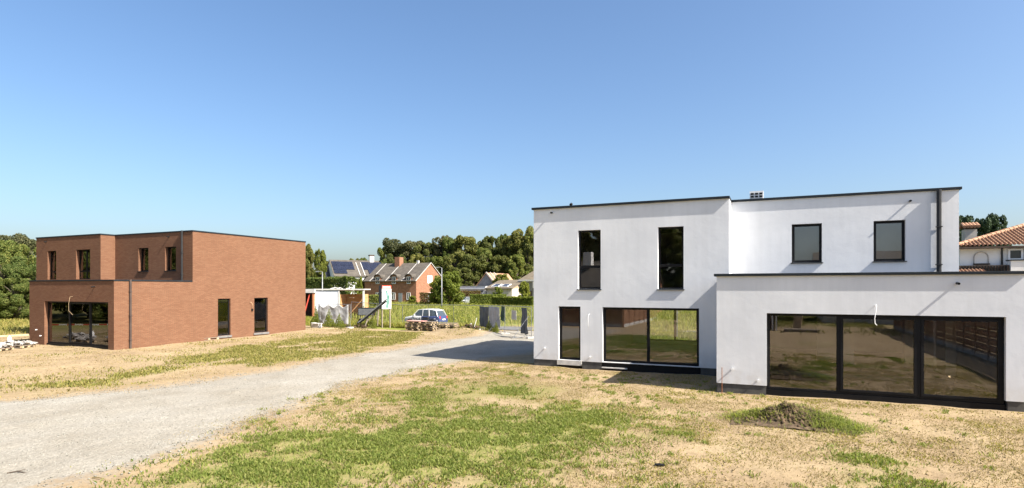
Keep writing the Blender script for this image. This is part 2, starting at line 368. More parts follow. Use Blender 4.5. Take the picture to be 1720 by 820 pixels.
for nme, arr in (('road', rd), ('green', g_), ('olive', o_), ('meadow', np.clip(mead_m, 0, 1))):
    a = me.attributes.new(nme, 'FLOAT', 'POINT'); a.data.foreach_set('value', arr.astype(np.float32).ravel())
tag(link('ground', me), 'dry sandy building-plot ground with patchy grass', None, kind='structure')
# gravel track sheet
m = mat('gravel', (.35,.32,.28), .95, spec=.1); k = NB(m)
v1 = k.n('ShaderNodeTexVoronoi'); v1.inputs['Scale'].default_value = 26; k.l(k.geo().outputs['Position'], v1.inputs['Vector'])
gv = k.ramp(k.noise(16, 5, .7), [(.25, (.175,.163,.14)), (.5, (.245,.231,.203)), (.75, (.305,.291,.26))])
gv = k.mix(.30, gv, k.mix(1.0, gv, k.ramp(v1.outputs['Color'], [(.2, (.75,.75,.75)), (.8, (1.25,1.25,1.25))]), 'MULTIPLY'))
gv = k.mix(1.0, gv, k.ramp(k.noise(.45, 5, .6), [(.3, (.84,.81,.76)), (.65, (1.08,1.08,1.08))]), 'MULTIPLY'); k.base(k.mix(1.0, gv, (1.05,1.03,.985), 'MULTIPLY'))
k.bump(k.math('ADD', v1.outputs['Distance'], k.noise(8, 4)), .5, .03)
gx = np.arange(-25, -10, .09); gy = np.arange(1, 43.4, .09); GX, GY = np.meshgrid(gx, gy)
_, _, _, rs = masks(GX, GY)
keep = rs > .05
ii = np.arange(GX.size).reshape(GX.shape); cell = keep[:-1,:-1] & keep[1:,:-1] & keep[:-1,1:] & keep[1:,1:]
FF = np.stack([ii[:-1,:-1], ii[:-1,1:], ii[1:,1:], ii[1:,:-1]], -1)[cell]
used, inv = np.unique(FF, return_inverse=True)
VV = np.stack([GX.ravel()[used], GY.ravel()[used], HZ(GX.ravel()[used], GY.ravel()[used]) + np.clip((rs.ravel()[used] - .05) / .5, 0, 1) * .035 - .022 + .012 * (fbm(GX.ravel()[used] * 5, GY.ravel()[used] * 5, 3) - .5)], -1)
me = fastmesh('gravel_track', VV, inv.reshape(FF.shape), 'gravel'); me.shade_smooth()
tag(link('gravel_track', me), 'pale gravel track running past the white house', None, kind='structure')
# street and far lane
def strip(name, x0, x1, y0, y1, lift, material, label, nseg=120):
    X = np.linspace(x0, x1, nseg); V_ = []
    for yy in (y0, (y0 + y1) / 2, y1): V_.append(np.stack([X, np.full(nseg, yy), HZ(X, np.full(nseg, yy)) + lift], -1))
    V_ = np.concatenate(V_); i = np.arange(nseg - 1)
    F_ = np.concatenate([np.stack([i + r * nseg, i + 1 + r * nseg, i + 1 + (r + 1) * nseg, i + (r + 1) * nseg], -1) for r in (0, 1)])
    return tag(link(name, fastmesh(name, V_, F_, material)), label, None, kind='structure')
strip('street', -120, 60, 43.6, 47.2, .05, 'asphalt', 'grey asphalt street behind the site fence')

# ------------------------------------------------------------------ grass and scatter
def blades(name, P, h, wd, lean, material, label):
    n = len(P); z = HZ(P[:,0], P[:,1]) - .005; a = RNG.uniform(0, 2 * np.pi, n); b = RNG.uniform(0, 2 * np.pi, n)
    hh = h * RNG.uniform(.5, 1.25, n); ww = wd * RNG.uniform(.6, 1.3, n); ln = lean * RNG.uniform(.1, 1.0, n) * hh
    base = np.stack([P[:,0], P[:,1], z], -1)
    dx = np.stack([np.cos(a) * ww / 2, np.sin(a) * ww / 2, np.zeros(n)], -1)
    mid = base + np.stack([np.cos(b) * ln * .4, np.sin(b) * ln * .4, hh * .6], -1)
    tip = base + np.stack([np.cos(b) * ln, np.sin(b) * ln, hh], -1)
    V_ = np.stack([base - dx * .7, base + dx * .7, mid + dx, tip, mid - dx], 1).reshape(-1, 3)
    i = np.arange(n)[:, None] * 5
    me = bpy.data.meshes.new(name)
    F_ = np.concatenate([i + np.array([[0,1,2]]), i + np.array([[0,2,4]]), i + np.array([[4,2,3]])], 1).reshape(-1, 3)
    return tag(link(name, fastmesh(name, V_, F_, material)), label, 'grass', kind='stuff')
def scatter(n, x0, x1, y0, y1, prob):
    X = RNG.uniform(x0, x1, n); Y = RNG.uniform(y0, y1, n); p = prob(X, Y); kp = RNG.random(n) < p
    # keep out of the buildings
    inh = ((X > -9.2) & (X < 5.9) & (Y > 22.2) & (Y < 31.8)) | ((X > -1.7) & (X < 5.9) & (Y > 18.9) & (Y < 23)) | ((X > -38) & (X < -30.3) & (Y > 18.5) & (Y < 31.9)) | ((X > -45) & (X < -37) & (Y > 22) & (Y < 31.9))
    kp &= ~inh; return np.stack([X[kp], Y[kp]], -1)
def clump(X, Y): return np.clip((fbm(X * 2.2 + 5, Y * 2.2, 3) - .36) * 4.5, 0, 1)
blades('clover_grass', scatter(520000, -13.5, 5, 5.5, 18, lambda X, Y: masks(X, Y)[1] * (.06 + .94 * clump(X, Y))), .065, .022, 1.3, 'grass_green', 'low green clover and grass patch on the dry ground')
blades('lawn_grass', scatter(330000, -42, -14, 9, 38, lambda X, Y: np.clip(masks(X, Y)[2] * 1.4 - .36, 0, 1) * (.35 + .65 * clump(X, Y))), .085, .04, 1.0, 'grass_olive', 'thin olive grass strip between brick house and gravel track')
blades('dry_grass', scatter(330000, -14, 7, 8, 23, lambda X, Y: (1 - masks(X, Y)[0]) * np.clip((fbm(X * 1.1, Y * 1.1, 4) - .38) * 3, .04, .8)), .035, .014, 1.8, 'grass_straw', 'dry straw-coloured grass on sandy ground')
blades('dry_grass', scatter(120000, -44, -13, 9, 36, lambda X, Y: (1 - masks(X, Y)[0]) * np.clip((fbm(X * 1.1, Y * 1.1, 4) - .38) * 3, .04, .7)), .05, .022, 1.6, 'grass_straw', 'dry straw grass around the brick house and track')
blades('sparse_grass', scatter(420000, -14, 7, 6, 23, lambda X, Y: (1 - masks(X, Y)[0]) * np.clip((fbm(X * .8 + 30, Y * .8, 4) - .42) * 3, .04, .6) * clump(X, Y)), .04, .018, 1.2, 'grass_olive', 'sparse olive grass tufts in front of the white house')
blades('meadow_grass', scatter(260000, -110, 40, 47.5, 135, lambda X, Y: np.clip(1.5 - (Y - 47) / 90, .25, 1) * np.clip((fbm(X * .25, Y * .25, 4) - .25) * 3, .15, 1)), .7, .06, .8, 'grass_meadow', 'tall yellow-green meadow grass beyond the street')
blades('verge_grass', scatter(60000, -50, -21, 38.2, 43.6, lambda X, Y: ((Y > 41.3) | (X < -31.5)) * np.clip((fbm(X * .6, Y * .6, 4) - .3) * 4, .05, 1)), .5, .04, .7, 'grass_meadow', 'tall weeds along the site fence')
blades('verge_grass', scatter(26000, -20, -6, 38.6, 43.6, lambda X, Y: (X > -19) * np.clip((fbm(X * .6, Y * .6, 4) - .42) * 4, .02, .7) * (masks(X, Y)[0] < .5)), .4, .04, .7, 'grass_meadow', 'weeds by the gate beside the white house')
blades('garden_grass', scatter(60000, -9.5, 12, 32, 43, lambda X, Y: .5 + 0 * X), .3, .05, .7, 'grass_meadow', 'bright grass behind the white house')
blades('border_grass', scatter(50000, -75, -45, 16, 42, lambda X, Y: .35 + 0 * X), .25, .06, .9, 'grass_olive', 'rough grass under the trees beside the brick house')
blades('back_grass', scatter(90000, -40, 8, -45, -4, lambda X, Y: np.clip((fbm(X * .3, Y * .3, 4) - .3) * 3, 0, .8) * np.clip((-6 - Y) / 14, 0, 1)), .25, .06, .9, 'grass_olive', 'rough grass towards the wooden fence')
tc = scatter(1500, -13, 6.5, 7, 21, lambda X, Y: (1 - masks(X, Y)[0]) * np.clip((fbm(X * .6 + 70, Y * .6, 3) - .38) * 5, .05, 1) * np.clip(1 - (X + 3) / 6, .15, 1))
tp_ = np.repeat(tc, 26, 0); tp_ = tp_ + RNG.normal(0, .05, tp_.shape) * np.repeat(RNG.uniform(.5, 1.8, (len(tc), 1)), 26, 0)
blades('weed_tufts', tp_, .075, .018, 1.4, 'grass_green', 'small green weed tufts dotted over the dry ground')
wc = scatter(260, -75, 5, 48, 120, lambda X, Y: .55 + 0 * X); wp = np.repeat(wc, 150, 0); wr = np.repeat(RNG.uniform(.4, 1.1, (len(wc), 1)), 150, 0)
wd_ = RNG.normal(size=(len(wp), 3)); wd_ /= np.linalg.norm(wd_, axis=1, keepdims=True); wd_[:,2] = np.abs(wd_[:,2]); wq = wd_ * wr * RNG.uniform(.5, 1.1, (len(wp), 1)) * np.array([1.3, 1.3, 1.2])
wq[:,:2] += wp; wq[:,2] += HZ(wp[:,0], wp[:,1])
WEEDS = (wq, wd_ + .6 * RNG.normal(size=wd_.shape))
# loose gravel stones
def stones(name, P, s0, s1, material, label, cat):
    n = len(P); z = HZ(P[:,0], P[:,1]) + .012; s = s0 + (s1 - s0) * RNG.random(n) ** 3
    O = np.array([(1,0,0),(-1,0,0),(0,1,0),(0,-1,0),(0,0,1),(0,0,-1)], float)
    sc3 = RNG.uniform(.6, 1.2, (n, 6, 1)); V_ = O[None] * sc3 * s[:,None,None]; V_[:,:,2] *= .6
    a = RNG.uniform(0, 6.28, n); c_, s_ = np.cos(a)[:,None], np.sin(a)[:,None]
    V_ = np.stack([V_[:,:,0]*c_ - V_[:,:,1]*s_, V_[:,:,0]*s_ + V_[:,:,1]*c_, V_[:,:,2]], -1)
    V_ += np.stack([P[:,0], P[:,1], z], -1)[:,None]
    T = np.array([(0,2,4),(2,1,4),(1,3,4),(3,0,4),(2,0,5),(1,2,5),(3,1,5),(0,3,5)])
    F_ = (np.arange(n)[:,None,None] * 6 + T[None]).reshape(-1, 3)
    return tag(link(name, fastmesh(name, V_.reshape(-1, 3), F_, material)), label, cat, kind='stuff')
leafmat('stone_mix', [(.18,.165,.14), (.25,.235,.20), (.32,.30,.265), (.21,.19,.155)], 0.0, .95)
leafmat('clod_mix', [(.16,.11,.06), (.30,.215,.12), (.40,.29,.16), (.22,.16,.09)], 0.0, .95)
stones('gravel', scatter(60000, -24, -9, 5, 26, lambda X, Y: np.clip(masks(X, Y)[3] + .9, 0, 1) * .6 * np.clip(1.5 - Y / 18, .15, 1)), .008, .035, 'stone_mix', 'loose grey-white stones lying on the gravel track', 'gravel')
stones('soil_clods', scatter(14000, -14, 7, 8, 22, lambda X, Y: (1 - masks(X, Y)[0]) * np.clip((fbm(X, Y, 3) - .35) * 3, .1, 1)), .006, .03, 'clod_mix', 'small clods of dry soil in front of the white house', 'soil')

# ------------------------------------------------------------------ new-build houses
def holes_wall(mb, axis_, plane, thick, u0, u1, z0, z1, holes):
    # wall in the plane axis_=plane ('y': u is x, 'x': u is y), extruded by thick along +axis; closed, with reveals
    us = sorted({u0, u1} | {h[0] for h in holes} | {h[1] for h in holes}); zs_ = sorted({z0, z1} | {h[2] for h in holes} | {h[3] for h in holes})
    us = [u for u in us if u0 <= u <= u1]; zs_ = [z for z in zs_ if z0 <= z <= z1]
    def P(u, d, z): return (u, plane + d, z) if axis_ == 'y' else (plane + d, u, z)
    def solid(i, j):
        if i < 0 or j < 0 or i >= len(us) - 1 or j >= len(zs_) - 1: return False
        cu, cz = (us[i] + us[i+1]) / 2, (zs_[j] + zs_[j+1]) / 2
        return not any(h[0] < cu < h[1] and h[2] < cz < h[3] for h in holes)
    for i in range(len(us) - 1):
        for j in range(len(zs_) - 1):
            if not solid(i, j): continue
            a, b, c_, d_ = us[i], us[i+1], zs_[j], zs_[j+1]
            mb.quad(P(a,0,c_), P(b,0,c_), P(b,0,d_), P(a,0,d_)); mb.quad(P(a,thick,c_), P(a,thick,d_), P(b,thick,d_), P(b,thick,c_))
            if not solid(i-1, j): mb.quad(P(a,0,c_), P(a,0,d_), P(a,thick,d_), P(a,thick,c_))
            if not solid(i+1, j): mb.quad(P(b,0,c_), P(b,thick,c_), P(b,thick,d_), P(b,0,d_))
            if not solid(i, j-1): mb.quad(P(a,0,c_), P(a,thick,c_), P(b,thick,c_), P(b,0,c_))
            if not solid(i, j+1): mb.quad(P(a,0,d_), P(b,0,d_), P(b,thick,d_), P(a,thick,d_))
def wallpart(root, off, axis_, plane, thick, u0, u1, z0, z1, holes, material, name='wall'):
    mb = MB(); holes_wall(mb, axis_, plane, thick, u0, u1, z0, z1, holes)
    me = mb.mesh(name, material, off); bm = bmesh.new(); bm.from_mesh(me); bmesh.ops.remove_doubles(bm, verts=bm.verts, dist=1e-4)
    bmesh.ops.recalc_face_normals(bm, faces=bm.faces); bm.to_mesh(me); bm.free()
    o = link(name, me, root)
    return o
def window(root, off, axis_, plane, sgn, u0, u1, z0, z1, splits=(), fr_=.06, transom=None, sill=True, sash=None, depth=.13, fmat='black_metal', name='window'):
    # sgn: +1 when the wall's inside lies along +axis. Frame sits depth behind the face.
    p0 = plane + sgn * depth; p1 = plane + sgn * (depth + .07)
    def B(mb, a, b, c_, d_, q0=p0, q1=p1):
        lo, hi = min(q0, q1), max(q0, q1)
        return mb.box(a, b, lo, hi, c_, d_) if axis_ == 'y' else mb.box(lo, hi, a, b, c_, d_)
    e = .004
    f = MB(); B(f, u0 + e, u1 - e, z1 - fr_, z1 - e); B(f, u0 + e, u1 - e, z0 + e, z0 + fr_); B(f, u0 + e, u0 + fr_, z0 + fr_, z1 - fr_); B(f, u1 - fr_, u1 - e, z0 + fr_, z1 - fr_)
    edges = [u0 + fr_] + [s for sp in splits for s in (sp - .05, sp + .05)] + [u1 - fr_]
    for sp in splits: B(f, sp - .05, sp + .05, z0 + fr_, z1 - fr_)
    if transom: B(f, u0 + fr_, u1 - fr_, transom - .05, transom + .05)
    fo = f.build(name, fmat, root, off, bevel=.004)
    pc = (p0 + p1) / 2
    for i in range(0, len(edges), 2):
        a, b = edges[i], edges[i+1]; zz = [(z0 + fr_, z1 - fr_)]
        if transom: zz = [(z0 + fr_, transom - .05), (transom + .05, z1 - fr_)]
        for (za, zb) in zz:
            if sash and i // 2 in sash:                     # sliding leaf with its own stiles
                s = MB(); q0, q1 = p0 - sgn * .015, p1 + sgn * .01; t_ = .06
                B(s, a, b, zb - t_, zb - .002, q0, q1); B(s, a, b, za + .002, za + t_, q0, q1); B(s, a, a + t_, za + t_, zb - t_, q0, q1); B(s, b - t_, b, za + t_, zb - t_, q0, q1)
                s.build('sash', fmat, fo, off); a2, b2, za, zb = a + t_, b - t_, za + t_, zb - t_
            else: a2, b2 = a, b
            g_ = MB(); B(g_, a2 - .01, b2 + .01, za - .01, zb + .01, pc - .012, pc + .012); g_.build('pane', 'glass', fo, off)
            gb = MB(); B(gb, a2 - .002, a2 + .012, za, zb, pc - sgn * .02, pc - sgn * .012); gb.build('bead', fmat, fo, off)
    if sill:
        s = MB(); B(s, u0 - .035, u1 + .035, z0 - .035, z0 - .004, plane - sgn * .055, plane + sgn * (depth - .004)); s.build('sill', 'zinc_cap', fo, off)
    return fo
def coping(root, off, segs, z, h=.085, material='zinc_cap'):
    for (x0, x1, y0, y1) in segs: MB().box(x0, x1, y0, y1, z, z + h).build('coping', material, root, off, bevel=.006)
def pipe(root, off, x, y, z0, z1, material, r=.05, wall_y=None, wall_x=None):
    mb = MB().tube([(x, y, z0), (x, y, z1)], r, 10); o = mb.build('downpipe', material, root, off, smooth=False)
    zz = z0 + .5
    while zz < z1 - .2:
        b_ = MB().box(x - r - .012, x + r + .012, y - r - .012, y + r + .012, zz, zz + .03); b_.build('bracket', material, o, off); zz += 1.25
    return o
def tap(root, off, x, y, z, n=(0,-1)):
    mb = MB().tube([(x, y + .0, z), (x, y - .07, z)], .022, 10).tube([(x, y - .068, z), (x, y - .085, z)], .038, 10)
    return mb.build('tap_outlet', 'white_plastic', root, off)
def spout(root, off, x, y, z, L=.16):
    return MB().tube([(x, y + .02, z), (x, y - L, z - .015)], .032, 10).build('overflow_spout', 'black_metal', root, off)
def cable(root, off, pts, r=.011, material='white_plastic'):
    return MB().tube(pts, r, 6).build('cable', material, root, off, smooth=True)
def interior(root, off, rooms):
    for (kind, b_, m_) in rooms: MB().box(*b_).build(kind, m_, root, off)

# ---- white rendered house
O = (-1.6, 19.0, 0.0)
WH = thing('white_house', 'white rendered flat-roofed house with black window frames and single-storey extension', 'house', O)
T = .30
M0, M1, YM = -9.09, -1.50, 22.37; R1, YR = 5.50, 23.44; E0, E1, YE = -1.64, 5.84, 19.03; YB = 31.4
ZM, ZE, ZP = 6.43, 3.56, .275
mw = [(-7.18,-6.25,3.16,5.50), (-4.03,-3.09,3.16,5.50), (-8.01,-7.08,.30,2.46), (-6.18,-2.54,.30,2.45)]
rw = [(.56,1.53,4.12,5.51), (3.10,4.03,4.12,5.51)]
ew = [(-.22,5.46,.16,2.45)]
bw = [(-6.25,-3.62,.45,2.45)]
wallpart(WH, O, 'y', YM, T, M0, M1, ZP, ZM, [h if h[2] > ZP else (h[0],h[1],ZP,h[3]) for h in mw], 'plaster')
wallpart(WH, O, 'x', M0, T, YM + T, YB - T, ZP, ZM, [], 'plaster')
wallpart(WH, O, 'x', M1 - T, T, YM + T, YR + T, ZE - .3, ZM, [], 'plaster')
wallpart(WH, O, 'y', YR, T, M1, R1, ZE - .3, ZM, rw, 'plaster')
wallpart(WH, O, 'x', R1 - T, T, YR + T, YB - T, ZP, ZM, [(24.95, 25.35, .32, 2.45)], 'plaster'); window(WH, O, 'x', R1, -1, 24.95, 25.35, .32, 2.45, sill=False, fr_=.05)
wallpart(WH, O, 'y', YB - T, T, M0, R1, ZP, ZM, bw, 'plaster')
wallpart(WH, O, 'y', YE, T, E0, E1, ZP, ZE, [(ew[0][0], ew[0][1], ZP, ew[0][3])], 'plaster')
wallpart(WH, O, 'x', E0, T, YE + T, YM, ZP, ZE, [], 'plaster')
wallpart(WH, O, 'x', E1 - T, T, YE + T, YR + 1.2, ZP, ZE, [], 'plaster')
# plinths
for (a, b) in ((M0, -8.06), (-7.03, -6.22), (-2.50, E0)): MB().box(a + .02, b, YM + .02, YM + .3, -.3, ZP - .003).build('plinth', 'plinth', WH, O)
MB().box(M0 + .02, M0 + .3, YM + .3, YB, -.3, ZP - .003).build('plinth', 'plinth', WH, O)
for (a, b) in ((E0, -.24), (5.48, E1)): MB().box(a + .02, b, YE + .02, YE + .3, -.3, ZP - .003).build('plinth', 'plinth', WH, O)
MB().box(E0 + .02, E0 + .3, YE + .3, YM, -.3, ZP - .003).build('plinth', 'plinth', WH, O)
MB().box(E1 - .3, E1 - .02, YE + .3, YR + 1.2, -.3, ZP - .003).build('plinth', 'plinth', WH, O); MB().box(R1 - .3, R1 - .02, YR + 1.21, YB, -.3, ZP - .003).build('plinth', 'plinth', WH, O); MB().box(M0 + .3, R1 - .3, YB - .3, YB - .02, -.3, ZP - .003).build('plinth', 'plinth', WH, O)
MB().box(-.24, 5.48, YE + .10, YE + .3, -.3, .155).build('threshold', 'black_metal', WH, O)
MB().box(-6.22, -2.50, YM + .08, YM + .3, -.3, .292).build('threshold', 'black_metal', WH, O)
MB().box(-8.06, -7.03, YM - .03, YM + .3, .10, .292).build('threshold', 'pale_stone', WH, O)
MB().box(-6.2, -5.2, YM - .04, YM + .06, .06, .10).build('threshold', 'pale_stone', WH, O)
# copings
ov = .075
coping(WH, O, [(M0 - ov, M1 + .02, YM - ov, YM + .34), (M0 - ov, M0 + .34, YM + .342, YB), (M1 - .34, M1 + .02, YM + .342, YR - .06), (M1 - .34, R1 + ov, YR - ov + .02, YR + .34), (R1 - .34, R1 + ov, YR + .342, YB)], ZM)
coping(WH, O, [(E0 - ov, E1 + ov, YE - .062, YE + .34), (E0 - ov, E0 + .34, YE + .342, YM - .002), (E1 - .34, E1 + ov, YE + .342, YR)], ZE, .08)
# roofs
for b_ in ((M0 + T, M1 - T, YM + T, YB - T), (M1 - T + .001, R1 - T, 24.63, YB - T), (M1 - T + .001, .3, YR + T, 24.629), (1.6, 2.9, YR + T, 24.629), (4.2, R1 - T, YR + T, 24.629)): MB().box(*b_, ZM - .35, ZM - .15).build('roof', 'roofing', WH, O)
for a in (.3, 1.6 + 1.3): MB().box(a - .05, a + 1.35, YR + T, 24.68, ZM - .149, ZM - .12).build('added_roof_light', 'glass', WH, O)  # unseen glass panes, added with their roof openings to brighten the upper rooms
MB().prism([(E0 + T, YE + T), (E1 - T, YE + T), (E1 - T, YR - .002), (M1 + .002, YR - .002), (M1 + .002, YM - .002), (E0 + T, YM - .002)], 'z', ZE - .35, ZE - .15).build('roof', 'roofing', WH, O)
# windows
window(WH, O, 'y', YM, 1, *mw[0], transom=4.05); window(WH, O, 'y', YM, 1, *mw[1], transom=4.05)
window(WH, O, 'y', YM, 1, *mw[2], sill=False, fr_=.09)
window(WH, O, 'y', YM, 1, *mw[3], splits=(-4.42,), sill=False, fr_=.09, sash=())
window(WH, O, 'y', YR, 1, *rw[0], fr_=.085); window(WH, O, 'y', YR, 1, *rw[1], fr_=.085)
window(WH, O, 'y', YE, 1, *ew[0], splits=(1.67, 3.60), sill=False, sash=(1, 2), fr_=.075)
window(WH, O, 'y', YB, -1, *bw[0], splits=(-4.75,), sill=True, depth=.12)
# fittings
p_ = pipe(WH, O, 4.94, YR - .10, ZE - .1, ZM + .02, 'pipe_metal', .072)
spout(WH, O, -8.28, YM, 6.27); spout(WH, O, 4.15, YR, 6.14); spout(WH, O, 4.42, YE, 3.33, .2)
tap(WH, O, -8.60, YM, .74); tap(WH, O, -6.68, YM, .47); tap(WH, O, -1.18, YE, .73); tap(WH, O, -.46, YE, .43)
cable(WH, O, [(-6.70, YM + .02, 2.16), (-6.70, YM - .10, 2.17), (-6.71, YM - .15, 2.08), (-6.72, YM - .14, 1.80), (-6.71, YM - .12, 1.62)], .008)
cable(WH, O, [(2.55, YE + .02, 2.70), (2.56, YE - .12, 2.73), (2.555, YE - .18, 2.62), (2.52, YE - .17, 2.35), (2.53, YE - .16, 2.22), (2.57, YE - .18, 2.17)], .011)
vb = MB().box(-2.72, -2.36, 24.6, 25.0, ZM - .1, ZM + .42); vb.build('vent_hood', 'white_plastic', WH, O)
for i in range(4): MB().box(-2.70, -2.38, 24.585, 24.6, ZM + .02 + i * .08, ZM + .06 + i * .08).build('vent_slat', 'concrete', WH, O)
vb = MB().box(-.90, -.40, 24.7, 25.1, ZM - .1, ZM + .56); v_ = vb.build('vent_hood', 'white_plastic', WH, O)
for i in range(3):
    for j in range(3): MB().box(-.86 + j * .155, -.75 + j * .155, 24.685, 24.70, ZM + .20 + i * .11, ZM + .27 + i * .11).build('vent_slot', 'black_metal', v_, O)
MB().tube([(-7.5, YM + .1, ZM + .08), (-7.5, YM + .1, ZM + .15), (-7.53, YM + .08, ZM + .19)], [.03, .075, .05], 10).build('roof_outlet', 'black_metal', WH, O, smooth=True)
# rooms: floor slabs, partitions, ceilings (no overlap with the outer walls)
interior(WH, O, [('floor_slab', (M0 + T + .002, M1 - .002, YM + T + .002, YB - T - .002, .02, .29), 'inner_floor'), ('floor_slab', (M1, R1 - T - .002, YM + T + .002, YB - T - .002, .02, .285), 'inner_floor'),
  ('floor_slab', (E0 + T + .002, E1 - T - .002, YE + T + .002, YM + T, .02, .15), 'inner_floor'),
  ('upper_floor', (M0 + T + .002, R1 - T - .002, YR + T + .01, YB - T - .002, 2.78, 3.0), 'inner_wall'), ('upper_floor', (M0 + T + .002, M1 - .31, YM + T + .002, YR + T + .008, 2.78, 3.0), 'inner_wall'),
  ('partition', (-2.2, -2.05, YM + T + .01, YB - T - .01, .30, 2.77), 'inner_wall'), ('partition', (-7.0, -6.9, YM + 2.2, YB - T - .01, .30, 2.77), 'inner_wall'),
  ('partition', (M0 + T + .01, -5.41, 26.9, 27.0, 3.01, 6.05), 'inner_wall'), ('partition', (-1.49, R1 - T - .01, 24.7, 24.8, 3.3, 6.05), 'white_wall'), ('partition', (-5.4, -5.3, YM + T + .01, 26.89, 3.01, 6.05), 'inner_wall'), ('partition', (2.2, 2.3, YR + T + .01, 24.69, 3.3, 6.05), 'white_wall'),
  ('partition', (1.55, 2.3, 26.6, 26.8, .30, 2.77), 'inner_wall'), ('partition', (-2.0, -.2, 26.6, 26.7, .30, 2.77), 'inner_wall'), ('partition', (2.35, 2.75, 25.6, 26.0, .30, 2.77), 'white_wall'), ('partition', (4.6, 5.15, 26.9, 27.0, .30, 2.77), 'white_wall')])

# ---- brick house (same design, side wall towards the track)
OB = (-30.4, 18.6, 0.1)
BH = thing('brick_house', 'red-brown brick flat-roofed house with black coping and single-storey extension', 'house', OB)
bx0, bx1, bE0, bM1, bM0 = -37.9, -30.43, -37.89, -37.46, -44.25
bYE, bYM, bYR, bYB = 18.61, 22.12, 22.98, 31.80; bZM, bZE = 6.45, 3.56
fw_ = [(-36.46,-30.90,.20,2.48)]; bm_w = [(-42.98,-42.05,3.75,5.60), (-39.92,-38.50,3.75,5.60)]; br_w = [(-35.22,-34.30,4.22,5.62), (-32.80,-31.85,4.22,5.62)]
sw_ = [(24.64,25.53,.32,2.56), (27.32,28.42,.32,2.57)]
wallpart(BH, OB, 'y', bYE, T, bE0, bx1, -.1, bZE, [(fw_[0][0], fw_[0][1], -.1, fw_[0][3])] , 'brick')
wallpart(BH, OB, 'x', bE0, T, bYE + T, bYM, -.1, bZE, [], 'brick')
wallpart(BH, OB, 'x', bx1 - T, T, bYE + T, bYR, -.1, bZE, [], 'brick')
wallpart(BH, OB, 'x', bx1 - T, T, bYR, bYB, -.1, bZM, [(a, b, c_, d_) for a, b, c_, d_ in sw_], 'brick')
wallpart(BH, OB, 'y', bYR, T, bM1, bx1 - T, bZE - .3, bZM, br_w, 'brick')
wallpart(BH, OB, 'x', bM1 - T, T, bYM + T, bYR + T, bZE - .3, bZM, [], 'brick')
wallpart(BH, OB, 'y', bYM, T, bM0, bM1, -.1, bZM, bm_w, 'brick')
wallpart(BH, OB, 'x', bM0, T, bYM + T, bYB - T, -.1, bZM, [], 'brick')
wallpart(BH, OB, 'y', bYB - T, T, bM0, bx1 - T, -.1, bZM, [], 'brick')
MB().box(fw_[0][0], fw_[0][1], bYE + .1, bYE + .28, -.1, .196).build('threshold', 'black_metal', BH, OB)
for a, b, c_, d_ in sw_: MB().box(bx1 - .12, bx1 + .06, a - .06, b + .06, .20, .318).build('threshold', 'blue_stone', BH, OB)
o2 = .03
coping(BH, OB, [(bM0 - o2, bM1 + o2, bYM - o2, bYM + .33), (bM0 - o2, bM0 + .33, bYM + .332, bYB), (bM1 - .33, bM1 + o2, bYM + .332, bYR - .04), (bM1 - .33, bx1 + o2, bYR - o2, bYR + .33), (bx1 - .33, bx1 + o2, bYR + .332, bYB + o2)], bZM, .075)
coping(BH, OB, [(bE0 - o2, bx1 + o2, bYE - o2, bYE + .33), (bE0 - o2, bE0 + .33, bYE + .332, bYM - .002), (bx1 - .33, bx1 + o2, bYE + .332, bYR - .035)], bZE, .07)
MB().prism([(bM0 + T, bYM + T), (bM1 - T, bYM + T), (bM1 - T, bYR + T), (bx1 - T, bYR + T), (bx1 - T, bYB - T), (bM0 + T, bYB - T)], 'z', bZM - .35, bZM - .15).build('roof', 'roofing', BH, OB)
MB().prism([(bE0 + T, bYE + T), (bx1 - T, bYE + T), (bx1 - T, bYR - .002), (bM1 + .002, bYR - .002), (bM1 + .002, bYM - .002), (bE0 + T, bYM - .002)], 'z', bZE - .35, bZE - .15).build('roof', 'roofing', BH, OB)
window(BH, OB, 'y', bYE, 1, *fw_[0], splits=(-34.50, -32.62), sill=False, sash=(1,), fr_=.07, depth=.16)
window(BH, OB, 'y', bYM, 1, *bm_w[0], transom=4.25, sill=False, depth=.18); window(BH, OB, 'y', bYM, 1, *bm_w[1], splits=(-39.15,), transom=4.25, sill=False, depth=.18)
for q in br_w: window(BH, OB, 'y', bYR, 1, *q, depth=.18, fr_=.07)
for q in sw_: window(BH, OB, 'x', bx1, -1, *q, sill=False, fr_=.075, depth=.10)
pipe(BH, OB, bx1 + .06, 19.40, .0, bZE + .08, 'pipe_brown', .055); pipe(BH, OB, -31.25, bYR - .07, bZE - .1, bZM + .08, 'pipe_metal', .055)
spout(BH, OB, -32.0, bYE, 3.27, .18); spout(BH, OB, -32.45, bYR, 6.22, .14); spout(BH, OB, -43.1, bYM, 6.2, .14)
tap(BH, OB, -37.15, bYE, .90); tap(BH, OB, -36.75, bYE, .58)
cable(BH, OB, [(-33.9, bYE + .02, 2.75), (-33.9, bYE - .12, 2.74), (-33.95, bYE - .16, 2.4), (-33.97, bYE - .15, 2.0), (-33.6, bYE - .16, 1.8)], .006, 'raw_wood')
cable(BH, OB, [(bx1 - .02, 26.95, 2.28), (bx1 + .10, 26.97, 2.3), (bx1 + .14, 27.05, 2.2), (bx1 + .1, 27.12, 1.9)], .009, 'raw_wood')
MB().box(bx1 + .001, bx1 + .07, 27.08, 27.18, 1.74, 1.88).build('junction_box', 'black_metal', BH, OB)
vb = MB().box(-34.2, -33.2, 25.0, 25.5, bZM - .1, bZM + .28); vb.build('vent_hood', 'white_plastic', BH, OB)
